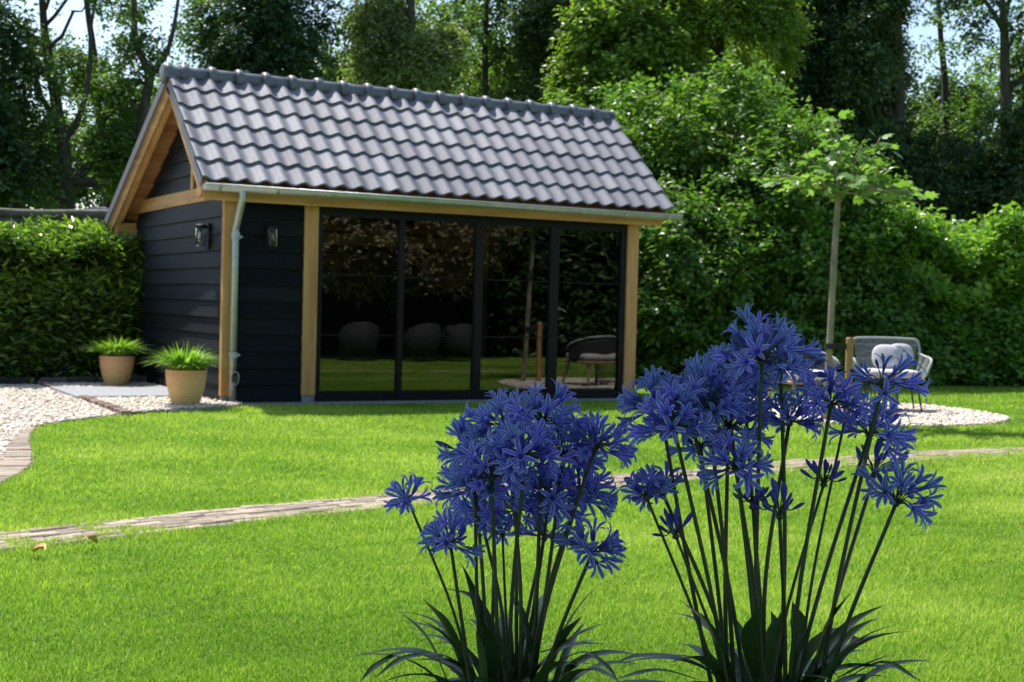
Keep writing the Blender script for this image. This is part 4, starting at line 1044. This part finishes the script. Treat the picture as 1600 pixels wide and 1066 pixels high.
# ================================================================== AGAPANTHUS
def floret_mesh(name, open_=1.):
    """six narrow petals flaring from a tube, along +z; 'tint' is 1 on the mid-stripe and tube"""
    V = []; F = []; T = []
    n = 6; tl = .021
    for i, (r, z) in enumerate(((.0015, 0), (.0028, .009), (.0044, tl))):
        for j in range(n): a = 2*math.pi*j/n; V.append((r*math.cos(a), r*math.sin(a), z)); T.append(.85)
    for i in range(2):
        for j in range(n): F.append((i*n+j, i*n+(j+1) % n, (i+1)*n+(j+1) % n, (i+1)*n+j))
    for j in range(6):
        a = 2*math.pi*j/6; ca, sa = math.cos(a), math.sin(a); k = len(V); wv = 1. if j % 2 else .8
        for (s, hw) in ((0, .0020), (.25, .0034), (.55, .0045), (.82, .0038), (1, .0008)):
            L = .032; ang = (.30+.95*s**1.1)*open_
            rr = .0042+L*s*math.sin(ang*.82); z = tl-.002+L*s*math.cos(ang*.82)-.007*s**3*open_
            for q, ti in ((-1, .05), (0, 1.), (1, .05)):
                zz = z+(0.0012 if q else 0); V.append((rr*ca-sa*hw*q*wv, rr*sa+ca*hw*q*wv, zz)); T.append(.95 if q == 0 else .0+.25*(1-s))
        for i in range(4):
            for q in range(2): F.append((k+i*3+q, k+i*3+q+1, k+i*3+q+4, k+i*3+q+3))
    me = py_mesh(name, V, F, True); me.materials.append(M['petal'])
    at_ = me.attributes.new('tint', 'FLOAT', 'POINT'); at_.data.foreach_set('value', np.array(T, np.float32)); return me
def bud_mesh(name, sc=1., tint=.9):
    prof = [(.0012, 0), (.0028, .008), (.0046, .018), (.0052, .027), (.0042, .035), (.0018, .041), (.0002, .043)]; n = 7
    V = [(r*math.cos(2*math.pi*j/n)*sc, r*math.sin(2*math.pi*j/n)*sc, z*sc) for r, z in prof for j in range(n)]
    F = [(i*n+j, i*n+(j+1) % n, (i+1)*n+(j+1) % n, (i+1)*n+j) for i in range(len(prof)-1) for j in range(n)]
    me = py_mesh(name, V, F, True); me.materials.append(M['petal'])
    a = me.attributes.new('tint', 'FLOAT', 'POINT'); a.data.foreach_set('value', np.full(len(V), tint, np.float32)); return me
FL = [floret_mesh('floret_open', .72), floret_mesh('floret_wide', .98), floret_mesh('floret_half', .45)]
BU = [bud_mesh('bud', .9, .85), bud_mesh('bud_small', .6, 1.)]
MESHES = {m_.name: (np.array([v.co for v in m_.vertices]), np.array([tuple(p.vertices) for p in m_.polygons]), np.array([d.value for d in m_.attributes['tint'].data])) for m_ in FL+BU}

def agapanthus(base_px, t0, heads, seed, label, leaf_keys, nleaf):
    """heads: (px, py of the umbel hub, radius in photo px, kind, depth offset m)"""
    r_ = np.random.default_rng(seed)
    crown = at(base_px[0], base_px[1], t0); base = np.array([crown[0], crown[1], .012]); zc = crown[2]-.012
    t = thing('agapanthus', base, label, 'flower', 'blue flowers in planters before the lawn')
    # planter the clump grows in (below the picture)
    MB().lathe([(0, 0), (.15, 0), (.16, .02), (.20, zc*.9), (.205, zc+.0), (.19, zc), (.185, zc-.04), (0, zc-.04)], 36).build('planter', 'flower_pot', t, smooth=False)
    MB().lathe([(0, zc-.015), (.188, zc-.03)][::-1], 24).build('soil', 'soil', t)
    fl = []
    for (hx, hy, hr, kind, dz) in heads:
        th = t0+dz; hub = at(hx, hy, th)-base; rad = hr*.93/CF*th
        foot = np.array([0, 0, zc-.03])+CR*[1, 1, 0]*((hx-base_px[0])/CF*t0*.30)+r_.normal(0, .02, 3)*[1, 1, 0]+_f*[1, 1, 0]*dz*.35
        mid = foot*.55+hub*.45+np.array([0, 0, .01])+CR*((hx-base_px[0])/CF*t0*-.06)+r_.normal(0, .008, 3)
        p = spline([foot, mid, hub], 14)
        thick = .0035 if hr > 45 else .0026
        MB().tube(p, np.linspace(thick*1.15, thick*.9, 14), 8).build('stem', 'stem', t, smooth=True)
        ax = norm(p[-1]-p[-3])
        n = {'full': 29, 'open': 20, 'few': 12, 'buds': 15}[kind]
        n = int(n*r_.uniform(.9, 1.1))
        # directions over the umbel
        ga = 2.39996; mb = MB(); mb.lathe([(.0, -.006), (.005, -.004), (.0065, 0), (.004, .004), (0, .005)], 8, hub)
        e1 = norm(np.cross(ax, [.3, 1, .2])); e2 = np.cross(ax, e1); lo = {'full': -.16, 'open': -.15, 'few': .0, 'buds': .35}[kind]
        ho = len(fl)
        for i in range(n):
            cz = 1-(1-lo)*(i+.5)/n; a = i*ga+r_.normal(0, .2); sn = math.sqrt(max(0, 1-cz*cz))
            d = norm(ax*cz+(e1*math.cos(a)+e2*math.sin(a))*sn+r_.normal(0, .09, 3))
            is_bud = kind == 'buds' or r_.uniform() < {'full': .2, 'open': .24, 'few': .25}.get(kind, 1)
            fl_len = .046
            pl = max(.012, rad-fl_len*.75)*r_.uniform(.62, 1.18)
            if kind == 'buds': pl = max(.02, rad-.016)*r_.uniform(.7, 1.1)
            dd = norm(d*1.+np.array([0, 0, .18 if is_bud else -.12])+r_.normal(0, .1, 3))
            e_ = hub+d*pl; pm = hub+d*pl*.55+np.array([0, 0, .006])
            mb.tube([hub, pm, e_], [.0013, .0011, .0012], 5, cap=False)
            me = (BU[r_.integers(2)] if is_bud else FL[r_.choice(3, p=[.5, .22, .28])])
            x = norm(np.cross(dd, r_.normal(0, 1, 3))); y = np.cross(dd, x); s = r_.uniform(.78, 1.06)*(.9 if hr < 45 else 1.)
            fl.append([None, me, e_, np.stack([x, y, dd], 1), s, float((e_+base-CC)@_f), ho])
        head = mb.build('flower_head', 'stem', t, smooth=True)
        for q in fl[ho:]: q[0] = head
    order = sorted(range(len(fl)), key=lambda i: fl[i][5]); near = set(order[:295])
    jV = []; jF = []; jT = []; nv = 0
    for i, (head, me, e_, rot, s, _, _) in enumerate(fl):
        if i in near:
            o = link('bud' if me in BU else 'floret', me, None, head, e_); o.rotation_euler = Matrix(rot.tolist()).to_euler(); o.scale = (s, s, s)
        else:
            V, F, T = MESHES[me.name]; jV.append(V@rot.T*s+e_); jF.append([tuple(int(x)+nv for x in f) for f in F]); jT.append(T); nv += len(V)
    if jV:
        me = py_mesh('florets', np.vstack(jV), [f for a in jF for f in a], True); a = me.attributes.new('tint', 'FLOAT', 'POINT'); a.data.foreach_set('value', np.concatenate(jT).astype(np.float32))
        tag(link('floret', me, 'petal', t), kind='stuff')
    # strap leaves: some laid out as in the picture, the rest fill the clump
    def strap(p, wd, tn):
        p = np.array(p); k = len(p); T_ = norm(np.gradient(p, axis=0)); S = norm(np.cross(T_, np.array([0, 0, 1.])+r_.normal(0, .15, 3)))
        Nn = np.cross(S, T_); s = np.linspace(0, 1, k)
        ww = wd*np.clip(np.minimum(.55+s*1.6, (1-s)*3.2+.02), 0, 1)[:, None]
        V = np.stack([p-S*ww+Nn*ww*.28, p, p+S*ww+Nn*ww*.28], 1).reshape(-1, 3); F = []
        for i in range(k-1):
            for q in range(2): F.append((i*3+q, i*3+q+1, i*3+q+4, i*3+q+3))
        me = py_mesh('leaf', V, F, True); a = me.attributes.new('tint', 'FLOAT', 'POINT'); a.data.foreach_set('value', np.full(len(V), tn, np.float32))
        link('leaf', me, 'strap_leaf', t)
    for (pts, dz, wd) in leaf_keys:
        q = [at(x, y, t0+dz*k/(len(pts)-1))-base for k, (x, y) in enumerate(pts)]
        q[0] = np.array([q[0][0], q[0][1], max(q[0][2], zc-.03)]) if q[0][2] < zc-.03 else q[0]
        strap(spline(q, 14), wd, r_.uniform(.2, .8))
    for i in range(nleaf):
        az = r_.uniform(0, 2*math.pi); L = r_.uniform(.20, .34); ln = np.clip(r_.normal(.78, .28), .2, 1.3); o = np.array([math.cos(az), math.sin(az), 0])
        f0 = np.array([0, 0, zc-.02])+o*r_.uniform(.0, .09)+r_.normal(0, .015, 3)*[1, 1, 0]; s = np.linspace(0, 1, 12)[:, None]
        p = f0+o*L*(math.sin(ln)*(.5*s+.55*s**2))+np.array([0, 0, 1.])*L*(s*math.cos(ln*.45)-.75*math.sin(ln)*s**2.2)
        strap(p, r_.uniform(.008, .0145), r_.uniform(0, 1))
    return len(fl)
LEFT = [(638, 783, 44, 'few', -.05), (704, 852, 54, 'open', -.08), (742, 770, 66, 'full', .0), (738, 712, 66, 'full', .06), (790, 672, 70, 'full', .05), (848, 662, 72, 'full', .0),
        (820, 722, 72, 'full', -.08), (768, 748, 70, 'full', -.05), (880, 715, 70, 'full', .04), (930, 702, 68, 'open', -.04), (858, 782, 66, 'full', .02), (808, 800, 64, 'full', .08),
        (905, 775, 60, 'full', .05), (925, 864, 54, 'open', -.06), (752, 812, 50, 'open', .1), (850, 842, 48, 'few', .1), (772, 700, 60, 'open', .14), (785, 835, 40, 'few', .13)]
RIGHT = [(1190, 566, 84, 'full', -.06), (1220, 578, 74, 'full', .03), (1054, 672, 72, 'full', -.03), (1078, 648, 74, 'full', .05), (1106, 640, 74, 'full', .0), (1032, 640, 66, 'open', .05),
         (1134, 602, 72, 'full', .08), (1138, 672, 70, 'full', .03), (1150, 734, 62, 'open', -.08), (1010, 777, 44, 'few', .0), (1035, 770, 46, 'few', .05), (1056, 838, 34, 'buds', .0),
         (1176, 792, 38, 'buds', -.03), (1218, 807, 46, 'buds', -.06), (1287, 757, 38, 'buds', .0), (1233, 662, 56, 'open', .04), (1298, 634, 66, 'open', -.02), (1378, 606, 72, 'few', -.04),
         (1358, 680, 64, 'open', .02), (1400, 787, 74, 'open', -.08), (1366, 742, 52, 'buds', .06), (1095, 700, 50, 'open', .12), (1320, 655, 44, 'few', .1), (1165, 640, 56, 'open', .13)]
n1 = agapanthus((790, 1105), 2.42, LEFT, 101, 'blue agapanthus clump with crowded rounded heads before the glass doors', [
    ([(735, 1075), (700, 985), (660, 935)], -.08, .014), ([(700, 1070), (668, 1000), (625, 956)], -.04, .011), ([(712, 1045), (640, 1020), (590, 1040), (562, 1066)], -.12, .008),
    ([(740, 1050), (690, 1025), (630, 1030), (585, 1060)], -.15, .008), ([(850, 1060), (880, 1000), (910, 962)], -.06, .014), ([(845, 1020), (900, 1008), (945, 1006)], .02, .007),
    ([(860, 1040), (910, 1020), (945, 1040), (965, 1062)], -.08, .007), ([(800, 1050), (770, 985), (740, 935), (690, 918)], .08, .009), ([(835, 1040), (815, 960), (795, 925)], .1, .008)], 34)
n2 = agapanthus((1195, 1125), 2.32, RIGHT, 102, 'blue agapanthus clump with tall loose heads and closed buds beside the young tree', [
    ([(1270, 1080), (1290, 990), (1330, 925)], -.04, .015), ([(1150, 1080), (1110, 985), (1060, 936)], -.08, .012), ([(1240, 1060), (1250, 990), (1238, 940)], .04, .014), ([(1190, 1070), (1215, 1000), (1205, 955)], .06, .013),
    ([(1120, 1050), (1060, 1028), (1000, 1026), (960, 1036)], -.1, .008), ([(1135, 1060), (1090, 1030), (1045, 1036)], -.14, .012), ([(1090, 1062), (1030, 1048), (960, 1062)], -.12, .008),
    ([(1310, 1060), (1350, 1040), (1395, 1022)], -.05, .009), ([(1320, 1062), (1380, 1036), (1440, 1066)], -.1, .007), ([(1300, 1055), (1340, 1000), (1345, 1008)], .02, .012), ([(1180, 1060), (1170, 1000), (1190, 945)], -.1, .013)], 38)
print('florets', n1, n2)

# ================================================================== SHADE ROOF over the terrace (unseen, out of frame; added to shade the flowers)
v = thing('shade_roof', (-4, -16, .012), 'unseen white roof on posts, added to shade the flowers', 'shade_roof')
MB().box(-5.2, 2.1, -3.8, 4.65, 2.55, 2.66).build('roof', 'shade_roof', v, bevel=.01)
for x in (-5.0, 1.9):
    for y in (-3.6, 1.4): MB().box(x, x+.12, y, y+.12, 0, 2.5505).build('post', 'shade_roof', v, bevel=.005)

# ================================================================== LAWN BLADES
def blades(n0, seed):
    r_ = np.random.default_rng(seed)
    rmin, rmax = 3.4, 27.
    rr = rmin*(rmax/rmin)**r_.uniform(0, 1, n0); az = YAW+r_.uniform(-.6, .6, n0)
    P = np.c_[CC[0]+rr*np.sin(az), CC[1]+rr*np.cos(az)]
    ok = ~in_poly(P, POLY_LEFT) & ~in_poly(P, POLY_HOUSE)
    ok &= np.hypot(*(P-CIRC).T) > CIRR+.0+.06*np.sin(np.arctan2(*(P-CIRC).T[::-1])*7)
    ok &= ~((P[:, 0] > -.03) & (P[:, 0] < HL+.14) & (P[:, 1] > -.21) & (P[:, 1] < HD+.2))
    edge = lump(np.c_[P*3.5, P[:, 0]*0], 8, 1.6)*.06
    ok &= dist_line(P, PATH) > PATHW/2-.045+edge*1.1
    ok &= dist_line(P, EDGING) > EDGW/2-.015+edge*.4
    ok &= ~((P[:, 0] < 1.9) & (P[:, 1] < -12.3))
    ok &= ~((P[:, 1] > 3.3) & (P[:, 0] < .5)) & (P[:, 1] < 6.5)
    P = P[ok]; rr = rr[ok]; n = len(P)
    patch = lump(np.c_[P*.9, P[:, 0]*0], 4, 1.2); fine = lump(np.c_[P*6, P[:, 0]*0], 6, 1.5)
    sc = np.clip(rr/4.4, .8, 4.2)
    nearp = np.clip(1-(dist_line(P, PATH)-PATHW/2)/.12, 0, 1)
    h = (.019+.005*patch+.006*fine)*r_.uniform(.6, 1.4, n)*(.85+.15*sc)*(1+.5*nearp); h = np.clip(h, .008, .07)
    wd = .0015*sc*r_.uniform(.7, 1.4, n)
    a = r_.uniform(0, 2*math.pi, n); S = np.c_[np.cos(a), np.sin(a)]*wd[:, None]; ln = np.c_[-np.sin(a), np.cos(a)]*(r_.normal(0, .55, n)*h)[:, None]+r_.normal(0, .3, (n, 2))*h[:, None]
    z = np.zeros(n)
    V = np.stack([np.c_[P-S, z], np.c_[P+S, z], np.c_[P+ln, h]], 1).reshape(-1, 3)
    dry = np.exp(-(((P[:, 0]-4.2)/1.0)**2+((P[:, 1]+7.9)/.5)**2))*.5+np.exp(-(((P[:, 0]-2.6)/.7)**2+((P[:, 1]+9.0)/.3)**2))*.35+np.exp(-(((P[:, 0]+2.2)/.6)**2+((P[:, 1]+4.6)/.5)**2))*.25+np.exp(-(((P[:, 0]+.6)/.8)**2+((P[:, 1]+9.1)/.4)**2))*.15
    ti = np.clip(.46+.22*patch+.17*fine+.18*lump(np.c_[P*.35, P[:, 0]*0], 44, 1.)+r_.normal(0, .2, n)+dry+.15*nearp, 0, 1)
    tv = np.stack([ti-.12, ti-.12, ti+.05], 1).ravel()
    me = np_mesh('grass', V, np.arange(3*n).reshape(n, 3), False, np.clip(tv, 0, 1))
    tag(link('grass', me, 'grass'), 'short mown green grass of the lawn', 'grass', kind='stuff'); return n
print('blades', blades(1150000, 15))
# weeds in the path joints
r_ = np.random.default_rng(19); n = 1500; i = r_.integers(0, len(vis), n); P = vis[i]+np.c_[r_.normal(0, .05, n), r_.uniform(-.21, .21, n)]
keep = lump(np.c_[P*2.2, P[:, 0]*0], 21, 2.) > .12; P = P[keep]; P = np.repeat(P, 14, 0)+r_.normal(0, .014, (len(P)*14, 2)); n = len(P)
h = r_.uniform(.01, .03, n); a = r_.uniform(0, 6.28, n); S = np.c_[np.cos(a), np.sin(a)]*.003; ln = r_.normal(0, .012, (n, 2))
V = np.stack([np.c_[P-S, np.full(n, .008)], np.c_[P+S, np.full(n, .008)], np.c_[P+ln, h+.008]], 1).reshape(-1, 3)
tag(link('weeds', np_mesh('weeds', V, np.arange(3*n).reshape(n, 3), False, np.repeat(r_.uniform(.3, .9, n), 3)), 'grass'), 'tufts of grass growing in the path joints', 'weeds', kind='stuff')
# fallen leaves
def dead_leaf(px, py, s, label):
    p = on_z(px, py, .035); r_ = np.random.default_rng(px); V = []; F = []
    for i in range(5):
        for j in range(3):
            u_ = i/4; wv = math.sin(math.pi*(u_*.9+.05)); V.append(((u_-.5)*s, (j-1)*s*.35*wv, .02*math.sin(3*u_+j)+.018*abs(j-1)))
    for i in range(4):
        for j in range(2): F.append((i*3+j, i*3+j+1, i*3+j+4, i*3+j+3))
    o = MB().add(V, F).build('fallen_leaf', 'dead_leaf', None, smooth=True, loc=p, rot=(.12, -.1, r_.uniform(0, 6))); tag(o, label, 'leaf')
dead_leaf(60, 862, .085, 'curled brown dead leaf on the grass near the brick path'); dead_leaf(142, 847, .06, 'small yellow fallen leaf at the edge of the brick path')
print('triangles', sum(len(o.data.loop_triangles) or sum(len(p.vertices)-2 for p in o.data.polygons) if len(o.data.polygons) < 5000 else len(o.data.polygons)*(len(o.data.polygons[0].vertices)-2) for o in bpy.data.objects if o.type == 'MESH'))
